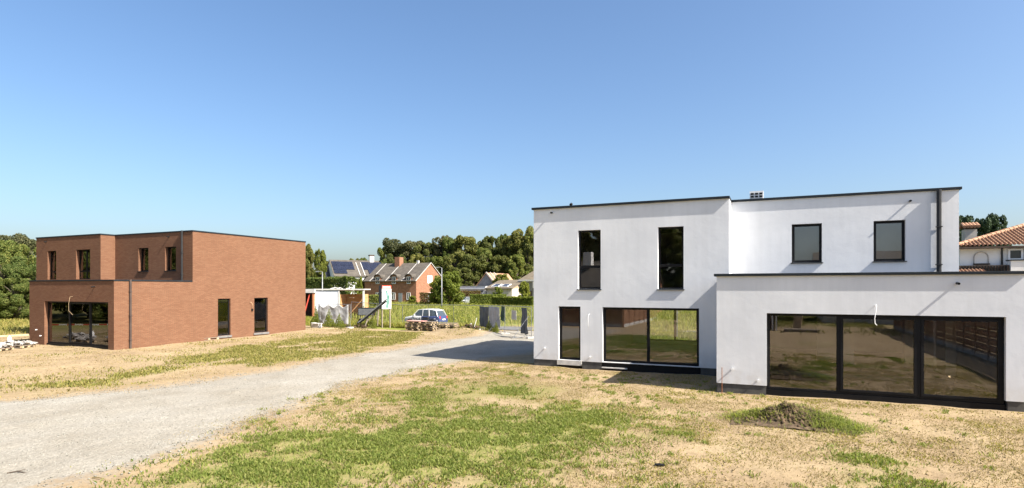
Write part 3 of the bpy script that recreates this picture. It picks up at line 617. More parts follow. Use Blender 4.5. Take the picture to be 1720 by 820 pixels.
interior(BH, OB, [('floor_slab', (bM1 + .31, bx1 - T - .01, bYE + T + .01, bYB - T - .01, .02, .19), 'inner_floor'), ('floor_slab', (bM0 + T + .01, bM1 + .29, bYM + T + .01, bYB - T - .01, .02, .19), 'inner_floor'),
  ('upper_floor', (bM0 + T + .01, bx1 - T - .01, bYR + T + .01, bYB - T - .01, 2.78, 3.0), 'inner_wall'),
  ('partition', (bE0 + T + .01, bx1 - T - .01, 26.2, 26.3, .2, 2.77), 'inner_wall'), ('partition', (-34.6, -34.5, 26.31, bYB - T - .01, .2, 2.77), 'inner_wall'), ('partition', (bM0 + T + .01, bx1 - T - .01, 26.9, 27.0, 3.01, 6.05), 'inner_wall')])

# ------------------------------------------------------------------ trees, hedges, shrubs
def leaf_cloud(name, P, N, size, material, aspect=.65):
    n = len(P); N = N / (np.linalg.norm(N, axis=1, keepdims=True) + 1e-9)
    r = RNG.normal(size=(n, 3)); u = np.cross(N, r); u /= np.linalg.norm(u, axis=1, keepdims=True) + 1e-9; v = np.cross(N, u)
    s = (size * RNG.uniform(.55, 1.3, n))[:, None]; u = u * s; v = v * s * aspect
    V_ = np.stack([P - u * .5, P + v * .5, P + u * .5, P - v * .5], 1)
    V_[:, 1] += N * s * .12; V_[:, 3] += N * s * .12
    return fastmesh(name, V_.reshape(-1, 3), np.arange(n * 4).reshape(n, 4), material)
def lobes_for(kind, rng):
    L = []
    if kind == 'cone':                                   # spruce / cypress
        for z in np.linspace(.08, .97, 12):
            rr = .98 * (1 - z) + .04
            for a in rng.uniform(0, 6.28, 5 if z < .7 else 3): L.append((math.cos(a) * rr * .62, math.sin(a) * rr * .62, z, .30 * rr + .07))
    elif kind == 'pine':                                 # flat plates of needles high up
        for _ in range(30):
            z = rng.uniform(.18, .97); rr = .9 * math.sqrt(max(.05, 1 - ((z - .5) / .55) ** 2)); a = rng.uniform(0, 6.28); q = rng.uniform(.2, 1) * rr
            L.append((math.cos(a) * q, math.sin(a) * q, z, rng.uniform(.18, .32)))
    else:
        for _ in range(90):
            z = rng.uniform(.12, .92); rr = math.sqrt(max(.04, 1 - ((z - .48) / .56) ** 2)); a = rng.uniform(0, 6.28); q = math.sqrt(rng.uniform(.05, 1)) * rr * .86
            L.append((math.cos(a) * q, math.sin(a) * q, z, rng.uniform(.09, .25)))
    return np.array(L)
def tree_proto(kind, seed, R, H, base, leaf, n, material, trunk_r):
    rng = np.random.default_rng(seed); L = lobes_for(kind, rng); ch = H - base
    cen = np.stack([L[:,0] * R, L[:,1] * R, base + L[:,2] * ch], -1); rad = L[:,3] * R
    sq = np.array([1, 1, .8 if kind != 'pine' else .6])
    if ch > 2.2 * R and kind != 'cone': sq = sq * np.array([1, 1, 1.25])
    per = (rad ** 2 / (rad ** 2).sum() * n * 1.5).astype(int); P = []; N = []
    for c_, r_, m_ in zip(cen, rad, per):
        d = rng.normal(size=(m_, 3)); d[:,2] += .25; d /= np.linalg.norm(d, axis=1, keepdims=True)
        q = c_ + d * (r_ * (.55 + .5 * rng.random((m_, 1)) ** .6)) * sq; P.append(q); N.append(.7 * d + .75 * rng.normal(size=(m_, 3)) * .7)
    P = np.concatenate(P); N = np.concatenate(N)
    ins = np.zeros(len(P), int)
    for c_, r_ in zip(cen, rad): ins += (np.linalg.norm((P - c_) / sq, axis=1) < r_ * .6)
    kp = ins == 0; P = P[kp]; N = N[kp]
    lo_, hi_ = np.percentile(P[:,2], .5), np.percentile(P[:,2], 99.7); P[:,2] = base + (P[:,2] - lo_) / (hi_ - lo_) * ch; rr_ = np.percentile(np.hypot(P[:,0], P[:,1]), 98); P[:,:2] *= R / rr_
    cr = leaf_cloud('crown', P, N, leaf, material, .7)
    mb = MB(); top = base + ch * (.95 if kind in ('cone', 'pine') else .6)
    mb.tube([(0,0,-.3), (0.04*R,0,base*.5), (0,.03*R,base), (0,0,top)], [trunk_r * 1.25, trunk_r, trunk_r * .85, trunk_r * .15], 8)
    for c_, r_ in list(zip(cen, rad))[::2]:
        z0 = min(top * .9, max(base * .8, c_[2] - .9 * math.hypot(c_[0], c_[1]) * .8))
        mb.tube([(0, 0, z0), (c_[0] * .5, c_[1] * .5, (z0 + c_[2]) / 2 + .05 * R), tuple(c_)], [trunk_r * .45, trunk_r * .28, trunk_r * .07], 5)
    return mb.mesh('trunk', 'bark'), cr, R, H
tag(link('meadow_weeds', leaf_cloud('meadow_weeds', WEEDS[0], WEEDS[1], .2, 'leaf_hedge')), 'clumps of leafy weeds scattered in the tall meadow grass', 'weeds', kind='stuff')
PROTO = {}
def proto(key, *a):
    if key not in PROTO: PROTO[key] = tree_proto(*a)
    return PROTO[key]
for s in range(3): proto('oak%d' % s, 'round', 20 + s, 4.2, 16, 3.5, .42, 16000, 'leaf_dark', .32)
for s in range(2): proto('mid%d' % s, 'round', 30 + s, 4.0, 13, 2.0, .40, 15000, 'leaf_mid', .28)
for s in range(2): proto('pine%d' % s, 'round', 40 + s, 4.2, 17, 6.0, .36, 15000, 'leaf_pine', .30)
for s in range(3): proto('near%d' % s, 'round', 50 + s, 3.6, 8.0, .5, .20, 26000, 'leaf_mid', .16)
proto('nearpine', 'round', 61, 4.0, 11, 2.5, .24, 20000, 'leaf_pine', .2)
proto('yellow', 'round', 62, 2.6, 8.0, 2.5, .30, 7000, 'leaf_yellow', .15)
for s in range(2): proto('spruce%d' % s, 'round' if s else 'cone', 70 + s, 2.6, 10, 1.0, .24, 15000, 'leaf_spruce', .16)
proto('bush', 'round', 80, 2.6, 5.6, .5, .28, 7000, 'leaf_hedge', .14)
proto('shrub', 'cone', 81, 1.2, 2.0, .0, .10, 3200, 'leaf_hedge', .03)
proto('ball', 'round', 82, 1.3, 3.4, .3, .18, 6000, 'leaf_hedge', .08)
def tree(key, x, y, h, r, label, name='tree', cat='tree', group=None, sink=0.0):
    tk, cr, R, H = PROTO[key]
    t_ = thing(name, label, cat, (x, y, hz(x, y) - sink), random.uniform(0, 6.28), group)
    t_.scale = (r / R, r / R, h / H)
    link('trunk', tk, t_); link('crown', cr, t_); return t_
def tree_px(key, px, d, ytop, rpx, label, **kw):
    x, y = at(px, d); z0 = hz(x, y); h = EYE + (HOR - ytop) * d / FPX - z0
    return tree(key, x, y, h, rpx * d / FPX, label, **kw)
# the wood behind the old houses
FOR = [('mid0',648,205,416,17,'pale olive tree standing alone at the open end of the wood'), ('pine0',664,196,402,25,'tall pine behind the old brick farmhouse chimney'),
 ('pine1',690,192,405,26,'spreading pine rising over the farmhouse ridge'), ('oak0',712,188,408,24,'dark oak over the right gable of the farmhouse'), ('pine0',738,190,400,26,'broad grey-green pine behind the street lamp by the farmhouse'),
 ('mid1',757,186,401,20,'lighter birch-like tree between grey-green pines'), ('pine1',752,200,397,15,'thin pine poking above the lighter birch-like tree'), ('oak1',782,184,398,27,'wide dark oak in the middle of the wood'),
 ('oak2',808,186,399,26,'dense dark oak above the white flat garage'), ('oak0',832,184,399,25,'round dark oak behind the orange-roofed cottage'), ('mid0',845,196,395,16,'small dome of green topping the wood behind the cottage'),
 ('oak1',858,178,396,24,'dark oak left of the grey-roofed house'), ('oak2',880,172,386,26,'tallest dark oak against the white house corner'), ('mid1',893,168,392,18,'yellow-green tree touching the white house corner'),
 ('oak2',905,182,382,24,'dark oak half hidden behind the white house'),
 ('oak1',700,168,428,19,'lower dark oak beside the farmhouse roof'), ('mid0',735,165,432,22,'lower green tree behind the round olive bush tree'), ('oak0',764,160,424,24,'black-green oak behind the white garage roof'),
 ('oak2',795,156,428,24,'heavy dark oak leaning over the dark gable'), ('mid1',815,160,418,20,'sunlit yellowish oak in front of the wood'), ('oak1',838,156,430,22,'dark oak above the skylight roof'), ('mid0',868,152,428,20,'green tree over the ridge of the grey-roofed house'), ('oak0',886,160,410,22,'dark oak filling the gap by the white house wall'),
 ('oak1',775,146,450,20,'low dark tree behind the white flat garage'), ('oak2',668,178,428,20,'dark tree between farmhouse chimney and wood edge'), ('mid1',650,182,436,14,'low olive tree below the open end of the wood')]
for key, px, d, yt, rp, lab in FOR: tree_px(key, px, d + 18, yt, rp, lab, group='trees of the wood behind the old houses')
for key, px, d, yt, rp, lab in [('oak0',572,260,438,14,'far tree left above the solar-panel roof'), ('oak1',594,265,435,13,'far tree in the middle above the solar-panel roof'), ('mid0',610,255,434,11,'far tree near the white chimney'), ('oak2',632,250,438,12,'far tree right of the white chimney'), ('oak1',550,250,440,14,'far dark tree between yellow tree and solar-panel roof')]:
    tree_px(key, px, d, yt, rp, lab, group='far trees behind the solar-panel house')
# trees right behind the brick house
tree_px('oak2', 519, 92, 412, 14, 'dark green tree behind the far corner of the brick house')
tree_px('yellow', 538, 86, 421, 12, 'yellow-green small tree beside the dark tree behind the brick house')
tree_px('mid1', 500, 98, 424, 16, 'green tree mostly hidden behind the brick house', )
# garden trees left of the brick house
LEFT = [('nearpine',14,70,393,46,'tall pine at the top of the trees beside the brick house'), ('nearpine',48,76,399,32,'grey-green pine touching the brick house parapet'), ('near0',-8,62,404,46,'broad green tree beside the brick house under the tall pine'),
 ('near1',40,58,414,38,'bright green tree against the brick house wall'), ('near2',8,54,430,46,'dark leafy tree low beside the brick house'), ('near0',46,54,446,34,'dark shrub-like tree at the brick house corner'),
 ('near1',-50,56,410,46,'green tree at the plot edge beyond the pallet'), ('near2',26,52,468,34,'low dense bush tree in shade near the brick house')]
for key, px, d, yt, rp, lab in LEFT: tree_px(key, px, d, yt, rp, lab, group='garden trees beside the brick house')
i = 0
for (x, y, h, r) in [(-58,10,9,4), (-64,14,11,4.5), (-70,6,12,5), (-75,12,12,5), (-62,2,9,4), (-80,3,13,5), (-68,-4,10,4.5), (-54,5,7,3.4)]:
    tree('near%d' % (i % 3), x, y, h, r, 'leafy tree along the side boundary, mirrored in the brick house glass', group='boundary trees mirrored in the brick house'); i += 1
i = 0
for (x, y, h, r) in [(-30,-44,15,6), (-22,-46,16,6), (-15,-43,15,5.5), (-9,-47,14,5.5), (-38,-42,14,6), (-4,-52,9,4), (9,-50,8,3.5)]:
    tree('oak%d' % (i % 3), x, y, h, r, 'tall dark tree mirrored in the upper windows of the white house', group='trees mirrored in the white house'); i += 1
# right-hand conifers
tree_px('spruce1', 1612, 56, 364, 26, 'dark conifer squeezed between white house wall and tiled chimney'); tree_px('spruce1', 1632, 58, 372, 22, 'conifer behind the tile-capped chimney')
tree_px('spruce1', 1655, 57, 368, 24, 'conifer just past the tile-capped chimney'); tree_px('spruce1', 1672, 58, 362, 22, 'tallest pointed conifer above the orange tiled roof'); tree_px('spruce0', 1688, 58, 374, 22, 'lower conifer touching the orange tiled hip')
# shrubs and hedges
def hedge(px0, px1, d0, d1, ytop, depth, label, material='leaf_hedge', leaf=.17, n=9000, base=None):
    (x0, y0), (x1, y1) = at(px0, d0), at(px1, d1); z = hz((x0 + x1) / 2, (y0 + y1) / 2); h = EYE + (HOR - ytop) * (d0 + d1) / 2 / FPX - z
    L = math.hypot(x1 - x0, y1 - y0); ux, uy = (x1 - x0) / L, (y1 - y0) / L
    u = RNG.uniform(0, L, n); w_ = RNG.uniform(-.5, .5, n) * depth; zz = RNG.uniform(0, 1, n)
    face = RNG.integers(0, 3, n); N = RNG.normal(size=(n, 3)) * .7
    bulge = .16 * np.sin(u * 1.7) + .35 * (fbm(u * .9, zz * 2, 3) - .5)
    f0 = face == 0; w_[f0] = -depth / 2 + RNG.uniform(0, .25, f0.sum()); N[f0] += np.array([uy, -ux, .2])
    f1 = face == 1; zz[f1] = 1 - RNG.random(f1.sum()) * .12; N[f1] += np.array([0, 0, 1.0])
    topz = h * (1 + .14 * (fbm(u * .8 + 3, w_ * .8, 3) - .5))
    P = np.stack([x0 + ux * u - uy * (w_ + bulge * .4), y0 + uy * u + ux * (w_ + bulge * .4), z + zz * topz], -1); c_ = np.array([(x0 + x1) / 2, (y0 + y1) / 2, z])
    r = thing('hedge', label, 'hedge', tuple(c_)); link('foliage', leaf_cloud('foliage', P - c_, N, leaf, material, .7), r)
    mb = MB()
    for s in np.arange(.4, L, .9): mb.tube([(x0 + ux * s, y0 + uy * s, z - .2), (x0 + ux * s + .05, y0 + uy * s, z + h * .5), (x0 + ux * s - .08, y0 + uy * s + .1, z + h * .8)], [.05, .035, .01], 5)
    mb.build('stems', 'bark', r, tuple(c_)); return r
hedge(505, 592, 84, 80, 467, 2.2, 'tall dark clipped hedge behind the site garage', 'leaf_mid', .26, 24000)
hedge(738, 806, 136, 138, 489, 2.2, 'rusty brown beech hedge beside the parked cars', 'leaf_brown', .3, 8000)
hedge(706, 745, 118, 118, 492, 2.0, 'reddish-green hedge below the farmhouse gable', 'leaf_brown', .24, 5000)
hedge(790, 850, 116, 116, 495, 3.6, 'bulging yellow-green hedge in front of the white van', 'leaf_hedge', .28, 9000)
hedge(836, 905, 110, 104, 499, 3.6, 'yellow-green hedge below the beige annex', 'leaf_hedge', .28, 9000)
hedge(612, 648, 88, 88, 496, 2.5, 'overgrown green bushes behind the advertising board', 'leaf_mid', .26, 6000)
tree_px('bush', 753, 112, 457, 26, 'round olive bush tree next to the farmhouse gable'); tree_px('bush', 735, 114, 470, 15, 'small bush tree leaning on the farmhouse gable')
tree_px('ball', 837, 124, 482, 9, 'round clipped shrub in front of the skylight roof', name='shrub', cat='shrub'); tree_px('ball', 881, 122, 473, 11, 'tall clipped shrub by the dark porch of the grey-roofed house', name='shrub', cat='shrub')
tree_px('bush', 603, 120, 466, 7, 'thin pointed bush against the white wall of the solar-panel house')
tree_px('ball', 693, 118, 497, 8, 'low shrub under the farmhouse front windows', name='shrub', cat='shrub')
for key, px, d, yt, rp, lab in [('shrub',553,44.5,520,10,'grey-green weed bush in front of the sagging tarpaulin'), ('shrub',570,44,527,9,'low weed bush beside the sagging tarpaulin'), ('shrub',530,47,515,9,'yellow-green weed bush at the brick house corner'), ('shrub',626,47.5,531,7,'dark weed bush under the tilted ramp'), ('shrub',822,42,538,8,'dark green weeds growing against the grey tarpaulin'), ('shrub',833,41.2,541,6,'small weeds at the foot of the grey tarpaulin')]:
    tree_px(key, px, d, yt, rp, lab, name='weed_bush', cat='bush')

# ------------------------------------------------------------------ old houses beyond the meadow
def simple_window(root, x0, x1, y, z0, z1, bars=1, fm='white_plastic', gm='dark_window', face='-y'):
    # face -y: in plane y ; face +x: y is the plane x and x0..x1 run along y
    def B(mb, a, b, q0, q1, c_, d_): return mb.box(a, b, y - q1, y - q0, c_, d_) if face == '-y' else mb.box(y + q0, y + q1, a, b, c_, d_)
    f = MB(); t_ = .09
    B(f, x0, x1, .0, .07, z0, z0 + t_); B(f, x0, x1, .0, .07, z1 - t_, z1); B(f, x0, x0 + t_, .0, .07, z0 + t_, z1 - t_); B(f, x1 - t_, x1, .0, .07, z0 + t_, z1 - t_)
    for q in range(bars): c_ = x0 + (x1 - x0) * (q + 1) / (bars + 1); B(f, c_ - .04, c_ + .04, .0, .06, z0 + t_, z1 - t_)
    o = f.build('window', fm, root)
    g_ = MB(); B(g_, x0 + t_, x1 - t_, .005, .03, z0 + t_, z1 - t_); g_.build('pane', gm, o)
    return o
def gable_house(name, label, loc, rz, L, W, ze, zr, wall, roof, ov=.35, gable_axis='x', thick=.16):
    # local frame: front at y=0 facing -y, x from 0 (right) to -L; ridge along x
    r = thing(name, label, 'house', loc, rz)
    mb = MB(); mb.prism([(0, -.6), (W, -.6), (W, ze), (W / 2, zr - .05), (0, ze)], 'x', -L, 0); mb.build('wall', wall, r)
    s = (zr - ze) / (W / 2)
    for sg in (0, 1):
        y0, y1 = (-ov, W / 2) if sg == 0 else (W + ov, W / 2)
        z0, z1 = ze - ov * s, zr
        m2 = MB(); m2.prism([(y0, z0 + .04), (y1, z1 + .04), (y1, z1 + .04 + thick), (y0, z0 + .04 + thick)], 'x', -L - .15, .15); m2.build('roof', roof, r)
    return r
# farmhouse with three eyebrow dormers
fx, fy = at(699, 130); fz = hz(fx, fy); FL, FW = 14.2, 11.9; fe, fr2 = 4.9 - fz, 8.9 - fz
FH = gable_house('brick_farmhouse', 'old brick farmhouse with arched dormers and red chimney beyond the meadow', (fx, fy, fz), 0, FL, FW, fe, fr2, 'farm_brick', 'slate_roof', .4)
sl_ = (fr2 - fe) / (FW / 2)
for dx in (-1.9, -5.9, -10.4):
    d_ = MB(); z0 = fe - .9; w_ = .75
    pts = [(dx - w_, z0), (dx + w_, z0), (dx + w_, fe + .75)] + [(dx + w_ * math.cos(a), fe + .75 + w_ * .7 * math.sin(a)) for a in np.linspace(.3, math.pi - .3, 6)] + [(dx - w_, fe + .75)]
    do = d_.prism(pts, 'y', -.12, 2.6).build('dormer', 'farm_brick', FH)
    rp = [(dx + (w_ + .28) * math.cos(a), fe + .78 + (w_ * .7 + .22) * math.sin(a)) for a in np.linspace(-.15, math.pi + .15, 9)]
    rq = [(dx + (w_ + .12) * math.cos(a), fe + .78 + (w_ * .7 + .08) * math.sin(a)) for a in np.linspace(math.pi + .15, -.15, 9)]
    MB().prism(rp + rq, 'y', -.35, 3.0).build('dormer_roof', 'slate_roof', do)
    simple_window(FH, dx - .5, dx + .5, -.125, fe - .75, fe + .85, 1)
for dx in (-.0 - 3.6, -8.0, -12.4):
    mb = MB(); mb.bar((dx, -.5, fe - .5 * sl_ + .24), (dx, FW / 2 - .1, fr2 + .20), .14, .08); mb.build('roof_strip', 'concrete', FH)
mb = MB(); mb.bar((.16, -.45, fe - .4 * sl_ + .16), (.16, FW / 2, fr2 + .18), .10, .16).bar((.16, FW + .45, fe - .4 * sl_ + .16), (.16, FW / 2, fr2 + .18), .10, .16); mb.build('verge', 'concrete', FH)
MB().box(-9.1, -7.7, 4.6, 6.2, fr2 - 1.4, fr2 + 1.6).build('chimney', 'farm_brick', FH, bevel=.03); MB().box(-3.6, -3.1, 5.6, 6.1, fr2 - .3, fr2 + .75).build('chimney', 'gutter_white', FH)
for a, b in ((-2.5, -1.5), (-6.6, -5.6), (-11, -10)): simple_window(FH, a, b, -.0, 1.0, 2.6, 1)
MB().box(-4.7, -3.7, -.08, -.0, -.1, 2.5).build('door', 'car_grey', FH)
simple_window(FH, 4.6, 6.6, 0.0, fe - .6, fe + 1.2, 1, gm='white_print', face='+x'); simple_window(FH, 3.9, 6.9, 0.0, .6, 2.6, 2, gm='car_glass', face='+x')
MB().box(-17.2, -14.2, 1.0, 9.0, -.6, 2.6).build('lean_to', 'farm_brick', FH); MB().prism([(-18.0, 2.55), (-14.05, fe + 1.1), (-14.05, fe + 1.3), (-18.0, 2.75)], 'y', .6, 9.4).build('lean_to_roof', 'slate_roof', FH)
for a in (-16.6, -15.6): simple_window(FH, a, a + .7, 1.0, .8, 2.0, 0)
# house with solar panels (front turned towards us)
sx, sy = at(645, 150); sz = hz(sx, sy); SR = math.radians(55)
SH = gable_house('solar_house', 'white house whose dark grey roof carries solar panels', (sx, sy, sz), SR, 12.6, 9.5, 6.3 - sz, 10.2 - sz, 'white_wall', 'slate_roof', .35)
ze, zr, W_ = 6.3 - sz, 10.2 - sz, 9.5; s_ = (zr - ze) / (W_ / 2); sn_ = math.hypot(1, s_)
pm = MB().box(-.52, .52, 0, 1.62, 0, .05).mesh('solar_panel', 'solar')
def panel_rows(root, x0, nx_, ny_, skip, zed=ze, ss=s_):
    for i_ in range(nx_):
        for j_ in range(ny_):
            if (i_, j_) in skip: continue
            v_ = .35 + j_ * 1.66; o = link('solar_panel', pm, root, (x0 + i_ * 1.07, v_ / math.hypot(1, ss), zed + v_ * ss / math.hypot(1, ss) + .28)); o.rotation_euler = (math.atan(ss), 0, 0)
panel_rows(SH, -11.9, 5, 3, {(4, 0), (3, 0)}); panel_rows(SH, -4.3, 5, 3, {(0, 0)})
for dx in (-6.2, -5.0):
    MB().bar((dx, -.4, ze - .3 * s_ + .26), (dx, W_ / 2 - .8, zr - .8 * s_ + .26), .2, .1).build('roof_strip', 'concrete', SH)
MB().box(-2.4, -1.3, 4.2, 5.2, zr - .8, zr + 1.4).build('chimney', 'white_wall', SH, bevel=.03); MB().box(-2.5, -1.2, 4.1, 5.3, zr + 1.4, zr + 1.7).build('chimney_cap', 'dark_wood', SH)
for a in (-10, -7.5, -3): simple_window(SH, a, a + 1.1, 0.0, 2.6, 4.4, 1)
ax, ay = at(571, 147); az = hz(ax, ay)
SA = gable_house('solar_annex', 'small grey-roofed wing with solar panels left of the white house', (ax, ay, az), SR, 5.0, 6.0, 4.6 - az, 8.6 - az, 'grey_wall', 'slate_roof', .3)
panel_rows(SA, -3.9, 3, 2, {(2, 1)}, 4.6 - az, 4.0 / 3.0)
simple_window(SA, -4.4, -3.7, 0.0, 1.6, 3.2, 0); simple_window(SA, -2.6, -1.8, 0.0, 1.6, 3.2, 0)
# flat white garage
x, y = at(815, 140); z = hz(x, y)
GR = thing('white_garage', 'low white flat-roofed garage in front of the wood', 'garage', (x, y, z)); GR.scale = (1.25, 1.25, 1.02)
MB().box(-5.4, 0, 0, 6, -.6, 3.3).build('wall', 'white_wall', GR); MB().box(-5.6, .2, -.25, 6.2, 3.3, 3.95).build('fascia', 'steel_white', GR); MB().box(-5.65, .25, -.3, 6.25, 3.951, 4.05).build('roof', 'car_grey', GR); MB().box(-4.8, -.6, -.06, -.001, -.2, 2.7).build('garage_door', 'beige_wall', GR); MB().box(-4.9, -.5, -.07, -.002, 2.71, 2.95).build('door_head', 'dark_wood', GR)
# orange-roofed cottage, gable towards us
x, y = at(835, 148); z = hz(x, y)
CT = thing('orange_roof_cottage', 'cottage with dark grey gable and orange tiled roof', 'house', (x, y, z)); CT.scale = (1.24, 1.24, 1.13)
cw, cl, ce, cr_ = 4.9, 10.5, 3.4, 6.5
MB().prism([(-cw, -.6), (0, -.6), (0, ce), (-cw / 2, cr_ - .05), (-cw, ce)], 'y', 0, cl).build('wall', 'grey_wall', CT)
cs = (cr_ - ce) / (cw / 2)
MB().prism([(.35, ce - .35 * cs), (-cw / 2, cr_), (-cw / 2, cr_ + .15), (.35, ce - .35 * cs + .15)], 'y', -.3, cl + .3).build('roof', 'orange_tile', CT)
MB().prism([(-cw - .35, ce - .35 * cs), (-cw / 2, cr_), (-cw / 2, cr_ + .15), (-cw - .35, ce - .35 * cs + .15)], 'y', -.3, cl + .3).build('roof', 'orange_tile', CT)
for q in (-.2, 1.6, 3.4): MB().bar((.38, q, ce - .35 * cs + .26), (-cw / 2, q, cr_ + .24), .28, .14, (0,1,0)).build('ridge_strip', 'gutter_white', CT)
MB().box(-2.2, -1.0, -.06, -.001, .2, 2.4).build('door', 'blue_paint', CT)
tree('yellow', x + 2.0, y - 1.8, 7.0, 2.0, 'bright yellow-green tree leaning over the orange cottage roof')
# grey-roofed house with annex
x, y = at(876, 140); z = hz(x, y)
GH = thing('grey_roof_house', 'house with large brown-grey hipped roof and skylit annex by the white house corner', 'house', (x, y, z)); GH.scale = (1.25, 1.25, 1.13)
MB().box(0, 12, 0, 9, -.6, 5.0).build('wall', 'grey_wall', GH)
V_ = [(-.5,-.5,4.9), (12.5,-.5,4.9), (12.5,9.5,4.9), (-.5,9.5,4.9), (3.4,4.5,8.6), (9,4.5,8.6)]
mb = MB(); mb.v = V_; mb.f = [(0,1,5,4), (1,2,5), (2,3,4,5), (3,0,4), (3,2,1,0)]; mb.build('roof', 'brown_roof', GH)
MB().box(-.52, 12.52, -.6, -.5, 4.6, 4.95).build('gutter', 'gutter_white', GH); MB().box(.8, 2.2, -.08, -.001, 0, 2.6).build('door', 'dark_wood', GH); MB().box(2.6, 4.4, -.7, -.01, 3.2, 4.5).build('porch_beam', 'gutter_white', GH)
MB().prism([(-5.2, -.6), (-.002, -.6), (-.002, 3.1), (-5.2, 3.1)], 'y', -4.5, 1.5).build('annex_wall', 'beige_wall', GH)
MB().prism([(-5.0, 2.95), (1.6, 4.75), (1.6, 4.95), (-5.0, 3.15)], 'x', -5.4, .2).build('annex_roof', 'brown_roof', GH)
ar = math.atan((4.75 - 2.95) / 6.6)
for q in (-4.4, -2.5):
    o = MB().box(0, 1.5, 0, 1.9, .2, .32).build('skylight', 'white_plastic', GH); o.location = (q, -4.2, 3.22); o.rotation_euler = (ar, 0, 0)
    g_ = MB().box(.14, 1.36, .14, 1.76, .321, .34).build('pane', 'solar', o)
# tiled-roof neighbour right of the white house
NX, NY = 9.75, 42.0; NZ = hz(12, 42)
NH = thing('tiled_house', 'white house with orange tiled hipped roof behind the white extension', 'house', (NX, NY, NZ))
zev = 5.62 - NZ
MB().box(.25, 10, .4, 9, -.3, zev - .1).build('wall', 'white_wall', NH)
def tiled(name, root, p0, p1, apex_l, apex_r, col=.205, row=.34):
    # slope p0-p1 (eave) to apex_l-apex_r (ridge), barrel tiles running up the slope
    p0, p1, a, b = map(lambda q: np.array(q, float), (p0, p1, apex_l, apex_r)); L = np.linalg.norm(p1 - p0); e = (p1 - p0) / L
    n_ = np.cross(e, (a - p0)); n_ /= np.linalg.norm(n_); up = np.cross(n_, e); Hs = (a - p0) @ up
    xa, xb = (a - p0) @ e, (b - p0) @ e
    nc = int(L / col); nr = int(Hs / row); prof = [(0, .0), (.12, .045), (.28, .075), (.45, .075), (.6, .045), (.72, .0), (.86, -.012)]
    us = np.array([(c_ + f) * col for c_ in range(nc + 1) for f, _ in prof]); hs_ = np.array([h_ for c_ in range(nc + 1) for _, h_ in prof])
    V_ = []; rows = []
    for r_ in range(nr):
        for q, lift in ((0.0, .045), (.999, .008)): rows.append(((r_ + q) * row, lift))
    for (vv, lift) in rows:
        f = vv / Hs; lo, hi = f * xa, L + f * (xb - L)
        uc = np.clip(us, lo, hi); V_.append(p0 + uc[:,None] * e + vv * up + (hs_ + lift)[:,None] * n_)
    V_ = np.concatenate(V_); m_ = len(us); R_ = len(rows); ii_ = np.arange(R_ * m_).reshape(R_, m_)
    F_ = np.stack([ii_[:-1,:-1], ii_[:-1,1:], ii_[1:,1:], ii_[1:,:-1]], -1).reshape(-1, 4)
    P_ = V_[F_]; ar_ = np.linalg.norm(np.cross(P_[:,1] - P_[:,0], P_[:,3] - P_[:,0]), axis=1) + np.linalg.norm(np.cross(P_[:,3] - P_[:,2], P_[:,1] - P_[:,2]), axis=1)
    me = fastmesh(name, V_, F_[ar_ > 1e-6], 'orange_tile'); o = link(name, me, root); o['kind'] = 'stuff'; return o
ap = (5.6, 5.2, zev + 1.8)
tiled('roof_tiles', NH, (-.15, 0, zev), (11, 0, zev), ap, (8, 5.2, zev + 1.8)); tiled('roof_tiles', NH, (-.15, 9.6, zev), (-.15, 0, zev), (5.6, 5.2, zev + 1.8), ap)
mb = MB(); q0, q1 = Vector((-.15, 0, zev + .06)), Vector(ap) + Vector((0, 0, .08))
for i_ in range(20): a_ = q0.lerp(q1, i_ / 20); b_ = q0.lerp(q1, (i_ + 1.12) / 20); mb.tube([a_, b_], [.13, .10], 8)
mb.build('hip_tiles', 'orange_tile', NH, kind='stuff')
MB().prism([(-.1, zev - .12), (-.1, zev - .02), (.42, zev - .02), (.42, zev - .12)], 'x', -.1, 11).build('eave_board', 'dark_wood', NH)
aw = MB(); pts = [(.89, 4.64 - NZ)] + [(1.25 + .36 * math.cos(a), 4.97 - NZ + .36 * math.sin(a)) for a in np.linspace(math.pi, 0, 12)] + [(1.61, 4.64 - NZ)]
pin = [(1.25 + (p[0] - 1.25) * .88, (p[1] - 4.97 + NZ) * .9 + 4.97 - NZ) for p in pts]
aw.prism(pts + pin[::-1], 'y', .34, .42); aw.build('niche_arch', 'concrete', NH); MB().box(.88, 1.64, .24, .398, 4.56 - NZ, 4.64 - NZ).build('niche_sill', 'dark_wood', NH)
MB().box(2.17, 2.25, .3, .398, 1, zev - .1).build('downpipe', 'pipe_metal', NH)
MB().box(2.34, 9, -.6, .05, 2.0 - NZ, 4.74 - NZ).build('balcony_wall', 'white_wall', NH); MB().box(2.3, 9.05, -.65, .1, 4.742 - NZ, 4.80 - NZ).build('coping', 'zinc_cap', NH)
for a in (2.48, 3.22):
    f = MB(); f.box(a, a + .68, .28, .39, 4.83 - NZ, 4.90 - NZ).box(a, a + .68, .28, .39, 5.36 - NZ, 5.44 - NZ).box(a, a + .09, .28, .39, 4.90 - NZ, 5.36 - NZ).box(a + .59, a + .68, .28, .39, 4.90 - NZ, 5.36 - NZ)
    o = f.build('window', 'white_plastic', NH); MB().box(a + .09, a + .59, .34, .37, 4.90 - NZ, 5.36 - NZ).build('pane', 'dark_window', o)
MB().box(-.1, 2.3, -.5, .395, 2.0 - NZ, 4.50 - NZ).build('veranda_wall', 'dark_wood', NH)
for i_ in range(16): MB().box(.1 + i_ * .135, .16 + i_ * .135, -.56, -.51, 3.6 - NZ, 4.46 - NZ).build('slat', 'black_metal', NH)
